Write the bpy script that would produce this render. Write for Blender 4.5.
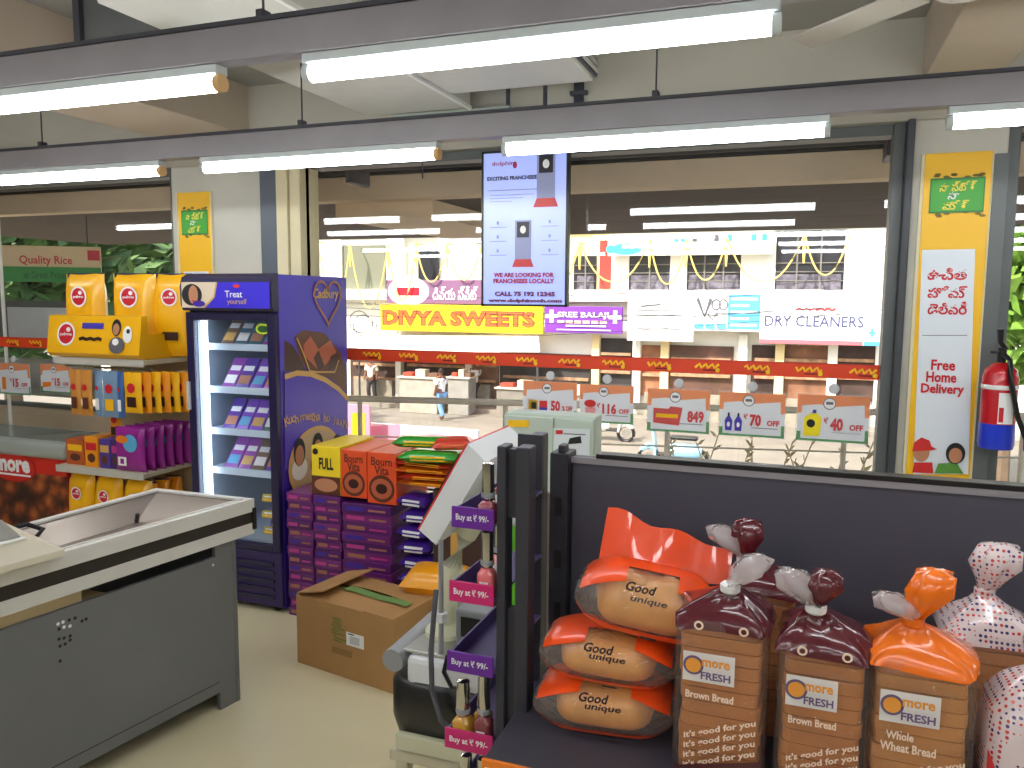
import bpy, bmesh, math, random
from mathutils import Vector as V, Matrix
random.seed(7)
sc = bpy.context.scene
COL = sc.collection
for _o in list(bpy.data.objects):
    bpy.data.objects.remove(_o)
PI = math.pi

# ---------------------------------------------------------------- camera
F_PX, CX, CY, EYE = 790.0, 512.0, 384.0, 1.65
_v1 = V((-1654 - CX, 283 - CY, F_PX)).normalized()      # direction of the window wall
_v2 = V((804 - CX, 300 - CY, F_PX)); _v2 = (_v2 - _v1 * _v1.dot(_v2)).normalized()   # its normal, to the street
_ax, _ay = -_v1, _v2
_az = _ax.cross(_ay)
if _az.y > 0: _az = -_az
ROWS = (_ax, _ay, _az)
CAMP = V((0, 0, EYE))
cd = bpy.data.cameras.new('camera'); cam = bpy.data.objects.new('camera', cd); COL.objects.link(cam)
cd.sensor_width = 36; cd.lens = 36 * F_PX / 1024; cd.clip_end = 300; cd.clip_start = .05
cam.matrix_world = Matrix(((ROWS[0].x, -ROWS[0].y, -ROWS[0].z, 0), (ROWS[1].x, -ROWS[1].y, -ROWS[1].z, 0),
                           (ROWS[2].x, -ROWS[2].y, -ROWS[2].z, EYE), (0, 0, 0, 1)))
sc.camera = cam
def ray(px, py):
    d = V((px - CX, py - CY, F_PX)); return V((ROWS[0].dot(d), ROWS[1].dot(d), ROWS[2].dot(d)))
def at(px, py, X=None, Y=None, Z=None):
    """point of the place seen at a pixel, on the plane x=X, y=Y or z=Z"""
    d = ray(px, py)
    t = X / d.x if X is not None else Y / d.y if Y is not None else (Z - EYE) / d.z
    return CAMP + d * t

# ---------------------------------------------------------------- sky, sun, exposure
wd = bpy.data.worlds.new('world'); sc.world = wd; wd.use_nodes = True
nt = wd.node_tree; bg = nt.nodes['Background']
sky = nt.nodes.new('ShaderNodeTexSky'); sky.sky_type = 'NISHITA'; sky.sun_disc = False
sky.sun_elevation = math.radians(52); sky.sun_rotation = math.radians(200); sky.air_density = 1.6; sky.dust_density = 3.5
nt.links.new(sky.outputs[0], bg.inputs[0]); bg.inputs[1].default_value = .30
sl = bpy.data.lights.new('sun', 'SUN'); sl.energy = 6.2; sl.angle = .01; sl.color = (1, .96, .88)
sun = bpy.data.objects.new('sun', sl); COL.objects.link(sun)
sun.rotation_euler = V((.38, .62, -.78)).to_track_quat('-Z', 'Y').to_euler()
TUBE_POWER = 18.5
sc.view_settings.view_transform = 'Standard'; sc.view_settings.look = 'None'
sc.view_settings.exposure = 0.32; sc.view_settings.gamma = 1.0; sc.view_settings.use_curve_mapping = False

# ---------------------------------------------------------------- materials
def lin(c):
    return tuple(((x / 255) / 12.92 if x / 255 <= .04045 else ((x / 255 + .055) / 1.055) ** 2.4) for x in c)
_mats = {}
def mat(name, rgb, rough=.5, metal=0, emit=0, vary=0, scale=8, bump=0, bscale=60, coat=0, stretch=None, sheen=0):
    if name in _mats: return _mats[name]
    m = bpy.data.materials.new(name); m.use_nodes = True; _mats[name] = m
    t = m.node_tree; b = t.nodes['Principled BSDF']
    c = lin(rgb) + (1,)
    b.inputs['Base Color'].default_value = c; b.inputs['Roughness'].default_value = rough
    b.inputs['Metallic'].default_value = metal; b.inputs['Coat Weight'].default_value = coat
    if emit:
        b.inputs['Emission Color'].default_value = c; b.inputs['Emission Strength'].default_value = emit
    if vary or bump:
        tc = t.nodes.new('ShaderNodeTexCoord'); mp = t.nodes.new('ShaderNodeMapping')
        t.links.new(tc.outputs['Object'], mp.inputs[0])
        if stretch: mp.inputs['Scale'].default_value = stretch
    if vary:
        n = t.nodes.new('ShaderNodeTexNoise'); n.inputs['Scale'].default_value = scale; n.inputs['Detail'].default_value = 5
        t.links.new(mp.outputs[0], n.inputs[0])
        r = t.nodes.new('ShaderNodeValToRGB'); r.color_ramp.elements[0].position = .3; r.color_ramp.elements[1].position = .7
        r.color_ramp.elements[0].color = tuple(x * (1 - vary) for x in c[:3]) + (1,)
        r.color_ramp.elements[1].color = tuple(min(1, x * (1 + vary)) for x in c[:3]) + (1,)
        t.links.new(n.outputs['Fac'], r.inputs[0]); t.links.new(r.outputs[0], b.inputs['Base Color'])
    if bump:
        n2 = t.nodes.new('ShaderNodeTexNoise'); n2.inputs['Scale'].default_value = bscale; n2.inputs['Detail'].default_value = 3
        bp = t.nodes.new('ShaderNodeBump'); bp.inputs['Strength'].default_value = bump; bp.inputs['Distance'].default_value = .004
        t.links.new(mp.outputs[0], n2.inputs[0]); t.links.new(n2.outputs['Fac'], bp.inputs['Height']); t.links.new(bp.outputs[0], b.inputs['Normal'])
    return m
def film(name, rgb=(255, 255, 255), body=.0, gloss=1.0, rough=.03, ior=1.45, wrinkle=0):
    """thin clear sheet: clear, a share of coloured film, and a Fresnel gloss"""
    if name in _mats: return _mats[name]
    m = bpy.data.materials.new(name); m.use_nodes = True; _mats[name] = m
    t = m.node_tree; t.nodes.remove(t.nodes['Principled BSDF']); out = t.nodes['Material Output']
    tr = t.nodes.new('ShaderNodeBsdfTransparent'); gl = t.nodes.new('ShaderNodeBsdfGlossy'); df = t.nodes.new('ShaderNodeBsdfDiffuse')
    gl.inputs['Roughness'].default_value = rough; df.inputs[0].default_value = lin(rgb) + (1,)
    fr = t.nodes.new('ShaderNodeFresnel'); ge = t.nodes.new('ShaderNodeNewGeometry'); mr = t.nodes.new('ShaderNodeMapRange')
    mr.inputs['To Min'].default_value = ior; mr.inputs['To Max'].default_value = 1 / ior      # same gloss from both sides of the sheet
    t.links.new(ge.outputs['Backfacing'], mr.inputs['Value']); t.links.new(mr.outputs[0], fr.inputs[0])
    mu = t.nodes.new('ShaderNodeMath'); mu.operation = 'MULTIPLY'; mu.inputs[1].default_value = gloss; mu.use_clamp = True
    t.links.new(fr.outputs[0], mu.inputs[0])
    m1 = t.nodes.new('ShaderNodeMixShader'); m1.inputs[0].default_value = body
    t.links.new(tr.outputs[0], m1.inputs[1]); t.links.new(df.outputs[0], m1.inputs[2])
    m2 = t.nodes.new('ShaderNodeMixShader')
    t.links.new(mu.outputs[0], m2.inputs[0]); t.links.new(m1.outputs[0], m2.inputs[1]); t.links.new(gl.outputs[0], m2.inputs[2])
    t.links.new(m2.outputs[0], out.inputs[0])
    if wrinkle:
        n = t.nodes.new('ShaderNodeTexNoise'); n.inputs['Scale'].default_value = 22; n.inputs['Detail'].default_value = 4; n.inputs['Distortion'].default_value = 1.2
        tc = t.nodes.new('ShaderNodeTexCoord'); t.links.new(tc.outputs['Object'], n.inputs[0])
        bp = t.nodes.new('ShaderNodeBump'); bp.inputs['Strength'].default_value = wrinkle; bp.inputs['Distance'].default_value = .02
        t.links.new(n.outputs['Fac'], bp.inputs['Height']); t.links.new(bp.outputs[0], gl.inputs['Normal']); t.links.new(bp.outputs[0], fr.inputs['Normal'])
    return m

# ---------------------------------------------------------------- mesh helpers (world coordinates)
class B:
    def __init__(s): s.bm = bmesh.new()
    def _add(s, vs, fs):
        bv = [s.bm.verts.new(v) for v in vs]
        for f in fs:
            try: s.bm.faces.new([bv[i] for i in f])
            except ValueError: pass
        return bv
    def box(s, x0, x1, y0, y1, z0, z1, bev=0, M=None, seg=2):
        x0, x1 = sorted((x0, x1)); y0, y1 = sorted((y0, y1)); z0, z1 = sorted((z0, z1))
        vs = [V((x, y, z)) for x in (x0, x1) for y in (y0, y1) for z in (z0, z1)]
        if M: vs = [M @ v for v in vs]
        bv = s._add(vs, [(0, 1, 3, 2), (4, 6, 7, 5), (0, 4, 5, 1), (2, 3, 7, 6), (0, 2, 6, 4), (1, 5, 7, 3)])
        if bev:
            es = list({e for v in bv for e in v.link_edges})
            bmesh.ops.bevel(s.bm, geom=es, offset=bev, segments=seg, affect='EDGES', profile=.5)
        return s
    def rings(s, R, cap=True, close=True):
        n = len(R[0]); vs = [p for r in R for p in r]; fs = []
        for i in range(len(R) - 1):
            for j in range(n if close else n - 1):
                k = (j + 1) % n
                fs.append((i * n + j, i * n + k, (i + 1) * n + k, (i + 1) * n + j))
        if cap: fs += [tuple(range(n - 1, -1, -1)), tuple((len(R) - 1) * n + j for j in range(n))]
        s._add(vs, fs); return s
    def cyl(s, p0, p1, r, n=14, r2=None):
        return s.tube([p0, p1], [r, r if r2 is None else r2], n)
    def tube(s, pts, r, n=8):
        pts = [V(p) for p in pts]; R = []
        rr = r if isinstance(r, (list, tuple)) else [r] * len(pts)
        for i, p in enumerate(pts):
            d = (pts[min(i + 1, len(pts) - 1)] - pts[max(i - 1, 0)]).normalized()
            a = V((0, 0, 1)) if abs(d.z) < .9 else V((1, 0, 0))
            u = d.cross(a).normalized(); w = d.cross(u)
            R.append([p + (u * math.cos(2 * PI * j / n) + w * math.sin(2 * PI * j / n)) * rr[i] for j in range(n)])
        return s.rings(R)
    def lathe(s, prof, c=(0, 0, 0), n=16, M=None):
        R = []
        for r, z in prof:
            ring = [V((c[0] + r * math.cos(2 * PI * j / n), c[1] + r * math.sin(2 * PI * j / n), c[2] + z)) for j in range(n)]
            R.append([M @ p for p in ring] if M else ring)
        return s.rings(R)
    def prism(s, pts, d):
        """polygon (world points) swept by vector d"""
        pts = [V(p) for p in pts]; d = V(d)
        return s.rings([pts, [p + d for p in pts]])
    def poly(s, pts):
        s._add([V(p) for p in pts], [tuple(range(len(pts)))]); return s
    def grid(s, f, nu, nv, thick=0):
        vs = [V(f(i / nu, j / nv)) for i in range(nu + 1) for j in range(nv + 1)]
        s._add(vs, [(i * (nv + 1) + j, (i + 1) * (nv + 1) + j, (i + 1) * (nv + 1) + j + 1, i * (nv + 1) + j + 1) for i in range(nu) for j in range(nv)])
        return s
    def pillow(s, w, h, t, M, nu=8, nv=8, crimp=.10, wob=0, seed=0, full=0):
        """filled pouch standing in its local xz plane, z from 0 to h; crimp = flat share at both ends"""
        rnd = random.Random(seed)
        ph = [rnd.uniform(0, 6) for _ in range(4)]
        def f(sg):
            def g(a, b):
                x = a * 2 - 1; z = b
                zz = max(0, min(1, (z - crimp) / (1 - 2 * crimp))) if crimp else z
                bulge = (max(0, 1 - abs(x) ** (7 if full else 2.6))) ** (.45 if full else .6) * (math.sin(PI * zz)) ** (.28 if full else .55) if 0 < zz < 1 else 0
                nar = 1 - .06 * math.sin(PI * zz)
                wv = wob * (math.sin(9 * a + ph[0] + 5 * b) + math.sin(13 * b + ph[1])) * .5
                return M @ V((x * w / 2 * nar, sg * (t / 2 * bulge + .0006) + wv, z * h + wob * math.sin(7 * a + ph[2]) * (b > .9)))
            return g
        s.grid(f(-1), nu, nv); s.grid(lambda a, b: f(1)(1 - a, b), nu, nv)
        return s
    def loft(s, secs, n=20, M=None, cap=True, amp=0, seed=0):
        """stack of super-ellipse rings: (z, cx, cy, rx, ry, exponent)"""
        R = []; rn = random.Random(seed); ph = [rn.uniform(0, 6.28) for _ in range(4)]
        for k, (z, cx, cy, rx, ry, e) in enumerate(secs):
            ring = []
            for j in range(n):
                a = 2 * PI * j / n; c, si = math.cos(a), math.sin(a)
                p = V((cx + rx * math.copysign(abs(c) ** (2 / e), c), cy + ry * math.copysign(abs(si) ** (2 / e), si), z))
                if amp:
                    q = 1 + amp * (math.sin(5 * a + ph[0] + k * .7) + .6 * math.sin(8 * a + ph[1] - k * 1.1)); p = V((cx + (p.x - cx) * q, cy + (p.y - cy) * q, p.z + amp * .5 * rx * math.sin(3 * a + ph[2])))
                ring.append(M @ p if M else p)
            R.append(ring)
        return s.rings(R, cap)

def wm(o):
    m = Matrix.Identity(4)
    while o: m = o.matrix_basis @ m; o = o.parent
    return m
def obj(name, b, m, parent=None, smooth=False):
    bmesh.ops.recalc_face_normals(b.bm, faces=b.bm.faces)
    me = bpy.data.meshes.new(name)
    if parent: b.bm.transform(wm(parent).inverted())
    b.bm.to_mesh(me); b.bm.free()
    if smooth:
        me.shade_smooth()
        if smooth != 2:
            me.set_sharp_from_angle(angle=math.radians(40))
    me.materials.append(m)
    o = bpy.data.objects.new(name, me); COL.objects.link(o); o.parent = parent
    return o
def tag(o, label=None, cat=None, group=None, kind=None):
    for k, v in (('label', label), ('category', cat), ('group', group), ('kind', kind)):
        if v: o[k] = v
    return o
def thing(name, label, cat, loc=(0, 0, 0), group=None, kind=None):
    o = bpy.data.objects.new(name, None); COL.objects.link(o); o.location = loc; o.empty_display_size = .05
    return tag(o, label, cat, group, kind)
def dup(root, M=None, label=None, parent=None):
    c = root.copy(); COL.objects.link(c); c.parent = parent
    if M is not None: c.matrix_basis = M
    if label: c['label'] = label
    for ch in root.children: dup(ch, None, None, c)
    return c
def struct(name, b, m, parent=None, smooth=False):
    o = obj(name, b, m, parent, smooth)
    if parent is None: o['kind'] = 'structure'
    return o
T = Matrix.Translation
def RZ(a): return Matrix.Rotation(a, 4, 'Z')
def RX(a): return Matrix.Rotation(a, 4, 'X')
def RY(a): return Matrix.Rotation(a, 4, 'Y')

# ---------------------------------------------------------------- flat print on a face
_txt = {}
MANY = {'yellow_script', 'small_print', 'text_line', 'painted_vent_hole', 'bread_picture', 'tick', 'slogan_lettering', 'leaf_print', 'icon', 'dot', 'arc_lettering', 'letter_block', 'green_print', 'label_lettering', 'name_lettering'}
def text_mesh(s, bold):
    k = (s, bold)
    if k not in _txt:
        c = bpy.data.curves.new('t', 'FONT'); c.body = s; c.size = 1; c.resolution_u = 2; c.offset = bold; c.fill_mode = 'FRONT'
        o = bpy.data.objects.new('t', c); me = o.to_mesh()
        vs = [v.co.copy() for v in me.vertices]; fs = [tuple(p.vertices) for p in me.polygons]
        o.to_mesh_clear(); bpy.data.objects.remove(o); bpy.data.curves.remove(c)
        x0 = min(v.x for v in vs); x1 = max(v.x for v in vs); y0 = min(v.y for v in vs); y1 = max(v.y for v in vs)
        _txt[k] = (vs, fs, x0, x1, y0, y1)
    return _txt[k]
class Face:
    """flat print: a frame with origin O and axes U (right), Vv (up), seen from the side U x Vv points to"""
    def __init__(s, parent, O, U=(1, 0, 0), Vv=(0, 0, 1), step=.0006, lift=0.0006):
        s.p = parent; s.O = V(O); s.U = V(U).normalized(); s.V = V(Vv).normalized(); s.N = s.U.cross(s.V); s.k = lift; s.step = step; s.acc = {}
    def px(s, x, y):
        d = ray(x, y); t = (s.O - CAMP).dot(s.N) / d.dot(s.N); q = CAMP + d * t - s.O
        return q.dot(s.U), q.dot(s.V)
    def w(s, u, v, k=None): return s.O + s.U * u + s.V * v + s.N * (s.k if k is None else k)
    def _b(s, name, m):
        k = (name, m.name) if name in MANY else (name, len(s.acc))
        if k not in s.acc: s.acc[k] = (B(), m); s.k += s.step; s.acc[k][0].k = s.k
        return s.acc[k][0]
    def poly(s, pts, m, name='printed_panel'):
        b = s._b(name, m); b.poly([s.w(u, v, b.k) for u, v in pts]); return s
    def ppoly(s, pts, m, name='printed_panel'): return s.poly([s.px(*p) for p in pts], m, name)
    def rect(s, u0, v0, u1, v1, m, name='printed_panel'): return s.poly([(u0, v0), (u1, v0), (u1, v1), (u0, v1)], m, name)
    def ell(s, cu, cv, ru, rv, m, name='printed_emblem', a0=0, a1=2 * PI, n=24):
        pts = [(cu + ru * math.cos(a0 + (a1 - a0) * i / n), cv + rv * math.sin(a0 + (a1 - a0) * i / n)) for i in range(n if a1 - a0 > 6.2 else n + 1)]
        return s.poly(pts, m, name)
    def stroke(s, pts, wd, m, name='printed_line'):
        b = s._b(name, m); q = [V(p) for p in pts]; L_, R_ = [], []
        for i, p in enumerate(q):
            d = (q[min(i + 1, len(q) - 1)] - q[max(i - 1, 0)])
            if d.length < 1e-6: d = V((1, 0))
            d.normalize(); n = V((-d.y, d.x)) * wd / 2; L_.append(s.w(p.x + n.x, p.y + n.y, b.k)); R_.append(s.w(p.x - n.x, p.y - n.y, b.k))
        n = len(q); b._add(L_ + R_, [(i, n + i, n + i + 1, i + 1) for i in range(n - 1)])
        return s
    def text(s, t, cu, cv, h, m, w=None, bold=.01, rot=0, name='lettering', slant=0):
        vs, fs, x0, x1, y0, y1 = text_mesh(t, bold); b = s._b(name, m)
        ky = h / (y1 - y0); kx = ky if w is None else w / (x1 - x0)
        c, si = math.cos(rot), math.sin(rot); out = []
        for v in vs:
            a = (v.x - (x0 + x1) / 2) * kx; e = (v.y - (y0 + y1) / 2) * ky; a += slant * e
            out.append(s.w(cu + a * c - e * si, cv + a * si + e * c, b.k))
        b._add(out, fs); return s
    def flush(s):
        for (name, _), (b, m) in s.acc.items():
            bm = b.bm; me = bpy.data.meshes.new(name); bm.normal_update()
            bm.transform(wm(s.p).inverted()); bm.to_mesh(me); bm.free(); me.materials.append(m)
            o = bpy.data.objects.new(name, me); COL.objects.link(o); o.parent = s.p
            if name in MANY: o['kind'] = 'stuff'
        s.acc = {}
        return s
ORD = ['first', 'second', 'third', 'fourth', 'fifth', 'sixth', 'seventh', 'eighth', 'ninth', 'tenth', 'eleventh', 'twelfth', 'thirteenth', 'fourteenth', 'fifteenth', 'sixteenth', 'seventeenth', 'eighteenth']

# ---------------------------------------------------------------- shared colours
WHITE = mat('white_paint', (235, 235, 230), .5); PAPER = mat('white_paper', (240, 240, 240), .6); BLACK = mat('black_plastic', (18, 18, 20), .35)
INK = mat('black_ink', (22, 20, 26), .6); RED = mat('red_ink', (205, 25, 45), .5); YEL = mat('yellow_print', (250, 195, 20), .45); ORANGE = mat('orange_print', (240, 130, 30), .5)
GREEN = mat('green_print', (40, 150, 60), .5); PURPLE = mat('purple_print', (62, 34, 160), .35, coat=.3); GOLD = mat('gold_print', (214, 170, 90), .35); STEEL = mat('brushed_steel', (190, 190, 185), .3, .9, vary=.08, scale=30, stretch=(1, 1, 12))
CHROME = mat('chrome', (200, 200, 195), .12, 1); DGREY = mat('dark_grey_print', (90, 90, 98), .6); SKIN = mat('printed_skin', (190, 130, 95), .6); BROWNINK = mat('brown_print', (90, 42, 24), .5)
WALLP = mat('wall_paint', (176, 172, 158), .7, vary=.05, scale=2, bump=.08, bscale=90)
GLASS = film('window_glass', gloss=1.0, rough=.0)

# ================================================================ SETTING: room shell
GY = 4.23          # glass line
WY = 4.12          # inner face of the columns
CEIL = 2.92
FLOOR = mat('floor_vinyl', (216, 204, 168), .28, vary=.05, scale=1.6)
CEILM = mat('ceiling_paint', (146, 144, 136), .8, vary=.06, scale=1.5, bump=.15, bscale=40)
struct('floor', B().box(-8, 3.6, -4.2, 4.36, -.12, 0), FLOOR)
struct('ceiling', B().box(-8, 3.6, -4.2, 4.36, CEIL, CEIL + .15), CEILM)
struct('wall_left', B().box(-8.1, -8, -4.2, 4.36, 0, CEIL), WALLP)
struct('wall_right', B().box(3.6, 3.7, -4.2, 4.36, 0, CEIL), WALLP)
struct('wall_back', B().box(-8, 3.6, -4.3, -4.2, 0, CEIL), WALLP)
wf = struct('wall_front', B().box(-8, 3.6, WY, 4.36, 2.47, CEIL).box(-8, 3.6, 4.16, 4.34, 0, .2), WALLP)
BEAM = mat('beam_paint', (184, 170, 150), .75, vary=.05, scale=2)
for i, (x0, x1) in enumerate(((.46, .765), (-3.85, -3.24), (-7.3, -6.7), (2.9, 3.4))):
    struct('beam', B().box(x0, x1, -4.2, 4.12, 2.632, CEIL + .01, .006), BEAM)
COLP = mat('column_paint', (200, 198, 186), .6, vary=.04, scale=3)
struct('column', B().box(.44, .82, WY, 4.34, 0, 2.47, .008), COLP)
struct('column', B().box(-3.86, -3.16, WY, 4.34, 0, 2.47, .008), COLP)
FRAME = mat('frame_grey', (98, 104, 104), .45, vary=.05)
CREAM = mat('cream_paint', (226, 214, 176), .6)
def window(n, x0, x1, mull=()):
    w = thing('window_%d' % n, None, None, (0, GY, 0), kind='structure')
    for xa, xb in ((x0, x0 + (.03 if n == 2 else .05)), (x1 - .05, x1)):
        obj('frame_post', B().box(xa, xb, GY - .07, GY + .07, .2, 2.47, .004), CREAM if n == 2 and xa == x0 else FRAME, w)
    obj('frame_head', B().box(x0 + .05, x1 - .05, GY - .05, GY + .07, 2.42, 2.47, .004), FRAME, w)
    obj('frame_sill', B().box(x0 + .05, x1 - .05, GY - .05, GY + .05, .2, .25, .004), FRAME, w)
    xs = [x0 + .05] + list(mull) + [x1 - .05]
    for a, b in zip(xs[:-1], xs[1:]):
        obj('pane', B().box(a, b, GY - .004, GY + .004, .25, 2.42), GLASS, w)
    for m_ in mull: obj('mullion', B().box(m_ - .004, m_ + .004, GY - .012, GY + .012, .25, 2.42), WHITE, w)
    return w
window(1, -7.9, -3.86, (-5.58,)); window(2, -2.90, .41); window(3, .825, 3.5, (2.1,))
# jambs between the left column and the middle window
struct('trim_1', B().box(-3.16, -3.035, 4.10, 4.34, 0, 2.47, .005), mat('frame_bluegrey', (84, 92, 104), .4))
struct('trim_2', B().box(-3.035, -2.955, 4.09, 4.34, 0, 2.47, .004).box(-2.945, -2.87, 4.10, 4.2, 0, 2.47, .004), CREAM)
struct('trim_3', B().box(.41, .44, 4.08, 4.34, 0, 2.47, .004), mat('frame_dark', (62, 66, 72), .5))
struct('trim_4', B().box(.765, .825, 4.10, 4.13, 0, 2.3, .003), FRAME)

# ================================================================ lighting rails
RAILM = mat('rail_metal', (150, 146, 150), .45, .25, vary=.06, scale=5)
RAILD = mat('rail_lip', (70, 70, 78), .5, .3)
TUBEM = mat('tube_glow', (250, 252, 255), .5, emit=TUBE_POWER)
CAPM = mat('tube_cap', (225, 180, 120), .5); BATTEN = mat('batten_white', (200, 208, 208), .45)
def rail(name_lab, y, z, x0, x1, hx):
    r = thing('light_rail', name_lab, 'light rail', (x0, y, z), 'suspended light rails')
    obj('channel', B().box(x0, x1, y - .03, y + .03, z, z + .092, .003), RAILM, r)
    obj('top_lip', B().box(x0, x1, y - .036, y + .036, z + .092, z + .104), RAILD, r)
    for x in hx:
        h = obj('hanger_rod', B().cyl((x, y, z + .104), (x, y, CEIL if not -3.85 < x < -3.24 else 2.64), .0035, 6), RAILD, r)
        obj('hanger_clip', B().box(x - .012, x + .012, y - .02, y + .02, z + .104, z + .13, .003), RAILD, h)
    return r
def tube_light(x0, y, z, label, L=1.2, r=.023, tan=False):
    t = thing('tube_light', label, 'tube light', (x0, y, z), 'tube lights under the ceiling rails')
    obj('batten', B().box(x0 - .005, x0 + L + .005, y - .024, y + .024, z - .026, z - .001, .003), BATTEN, t)
    zc = z - .026 - r
    obj('lamp_tube', B().cyl((x0 + .012, y, zc), (x0 + L - .012, y, zc), r, 16), TUBEM, t, True)
    for xa, cm in ((x0 - .008, BATTEN), (x0 + L - .012, CAPM if tan else BATTEN)):
        obj('end_cap', B().cyl((xa, y, zc), (xa + .02, y, zc), r * 1.05, 16), cm, t, True)
    return t
R1Y, R2Y, RZ0 = 1.88, 3.03, 2.295
rail('grey metal light rail across the top of the picture, nearest the camera', R1Y, RZ0, -6.5, 3.4, (-5.6, -3.02, -1.42, .1, 2.5))
rail('grey metal light rail hanging in front of the window wall', R2Y, RZ0 - .008, -6.5, 3.4, (-3.65, -2.1, -.55, 1.6))
rail('added unseen grey metal light rail over the bread gondola, behind the camera view', .72, RZ0, -6.5, 3.4, (-4, -1, 2))
rail('added unseen grey metal light rail farthest back from the windows', -.6, RZ0, -6.5, 3.4, (-4, -1, 2))
rail('added unseen grey metal light rail deepest inside the shop', -2.0, RZ0, -6.5, 3.4, (-4, -1, 2))
for x, l in ((-2.77, 'lit tube with tan end cap, left of the nearest light rail'), (-1.28, 'longest looking lit tube at top centre on the nearest light rail'), (.62, 'lit tube at the top right corner on the nearest light rail'), (-4.3, 'lit tube far left on the nearest light rail')):
    tube_light(x, R1Y, RZ0, l, tan=x == -2.77)
for x, l in ((-4.09, 'lit tube at the left edge on the window-side rail'), (-2.643, 'lit tube above the purple fridge on the window-side rail'), (-1.148, 'lit tube crossing the top of the hanging screen'), (.425, 'lit tube in front of the right yellow banner column'), (1.95, 'lit tube beyond the right column on the window-side rail'), (-5.7, 'lit tube beyond the left frame edge on the window-side rail')):
    tube_light(x, R2Y, RZ0 - .008, l, tan=x < -2)
k = 0
for y in (.72, -.6, -2.0):  # extra tube rows out of view, added to light the room
    for x in (-5.4, -3.7, -2.0, -.3, 1.4):
        k += 1
        tube_light(x, y, RZ0, 'added unseen lit tube number %s inside the shop behind the camera' % (ORD[k - 1]))
bpy.context.view_layer.update()

# ceiling fixtures
ACM = mat('unit_white', (205, 205, 196), .55, vary=.03); GRILLE = mat('grille_dark', (70, 72, 84), .5)
u = thing('air_conditioner', 'white ceiling unit with louvred side grille above the hanging screen', 'air conditioner', (-1.3, 3.49, 2.65))
obj('casing', B().box(-1.67, -.955, 3.3, 3.69, 2.65, CEIL, .012), ACM, u)
obj('grille_frame', B().box(-.955, -.94, 3.31, 3.68, 2.665, 2.9, .003), GRILLE, u)
for i in range(7):
    obj('louvre', B().box(-.945, -.928, 3.325, 3.665, 2.68 + i * .03, 2.692 + i * .03, M=None), ACM, u)
obj('side_flange', B().box(-1.70, -1.67, 3.28, 3.71, 2.66, 2.69, .003), ACM, u)
u = thing('ceiling_duct', 'wide pale boxed duct on the ceiling left of the louvred unit', 'duct', (-2, 3.5, 2.65))
obj('duct_casing', B().box(-2.36, -1.72, 2.2, 4.02, 2.66, CEIL, .01), ACM, u)
obj('edge_strip', B().box(-1.735, -1.715, 2.2, 4.02, 2.65, 2.672, .003), WHITE, u)
obj('end_flange', B().box(-2.2, -1.5, 4.02, 4.06, 2.60, 2.66, .004), mat('flange_green', (150, 160, 150), .5), u)
obj('drop_rod', B().cyl((-2.0, 4.0, 2.3), (-2.0, 4.0, 2.62), .004, 6), RAILD, u)
u = thing('exhaust_duct', 'dark grey sheet metal duct end at the upper left ceiling', 'duct', (-3.0, 2.4, 2.6))
obj('duct_casing', B().box(at(84, 40, Y=2.6).x, at(200, 40, Y=2.6).x, 2.6, 2.72, 2.52, CEIL, .006), mat('duct_grey', (96, 98, 96), .6, .2, vary=.08), u)
obj('corner_angle', B().box(at(78, 40, Y=2.6).x, at(84, 40, Y=2.6).x, 2.58, 2.72, 2.5, CEIL), RAILD, u)
u = thing('conduit_pipe', 'dark vertical conduit on the wall beside the louvred unit', 'pipe', (-1.2, 4.1, 2.5))
obj('pipe', B().box(-1.17, -1.12, 4.085, 4.118, 2.47, 2.9, .006), mat('conduit_navy', (32, 38, 50), .5), u)
obj('strap', B().box(-1.19, -1.10, 4.08, 4.118, 2.7, 2.72, .002), RAILD, u)
# ceiling fan
FANM = mat('fan_white', (214, 210, 200), .4)
fx, fy, fz = .385, 2.60, 2.55
u = thing('ceiling_fan', 'off white ceiling fan with a blade showing at the top right', 'fan', (fx, fy, fz))
obj('motor', B().lathe([(.02, .05), (.09, .05), (.11, .03), (.11, -.02), (.07, -.05), (.01, -.055)], (fx, fy, fz), 20), FANM, u, True)
obj('down_rod', B().cyl((fx, fy, fz + .05), (fx, fy, CEIL), .012, 10), FANM, u)
for a in (math.radians(133), math.radians(253), math.radians(15)):
    M = T((fx, fy, fz)) @ RZ(a) @ RX(math.radians(9))
    bl = obj('blade', B().box(.16, .64, -.055, .055, -.004, .004, .003, M), FANM, u)
    obj('blade_arm', B().box(.08, .2, -.02, .02, -.012, .0, .003, T((fx, fy, fz)) @ RZ(a)), FANM, bl)
u = thing('wall_conduit', 'thin grey conduit run along the wall above the left window', 'pipe', (-5, 4.1, 2.55))
obj('pipe', B().tube([(-7, 4.1, 2.6), (-3.95, 4.1, 2.6)], .01, 8), RAILD, u)
obj('junction_box', B().box(-5.3, -5.2, 4.07, 4.118, 2.55, 2.65, .004), RAILM, u)

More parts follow.
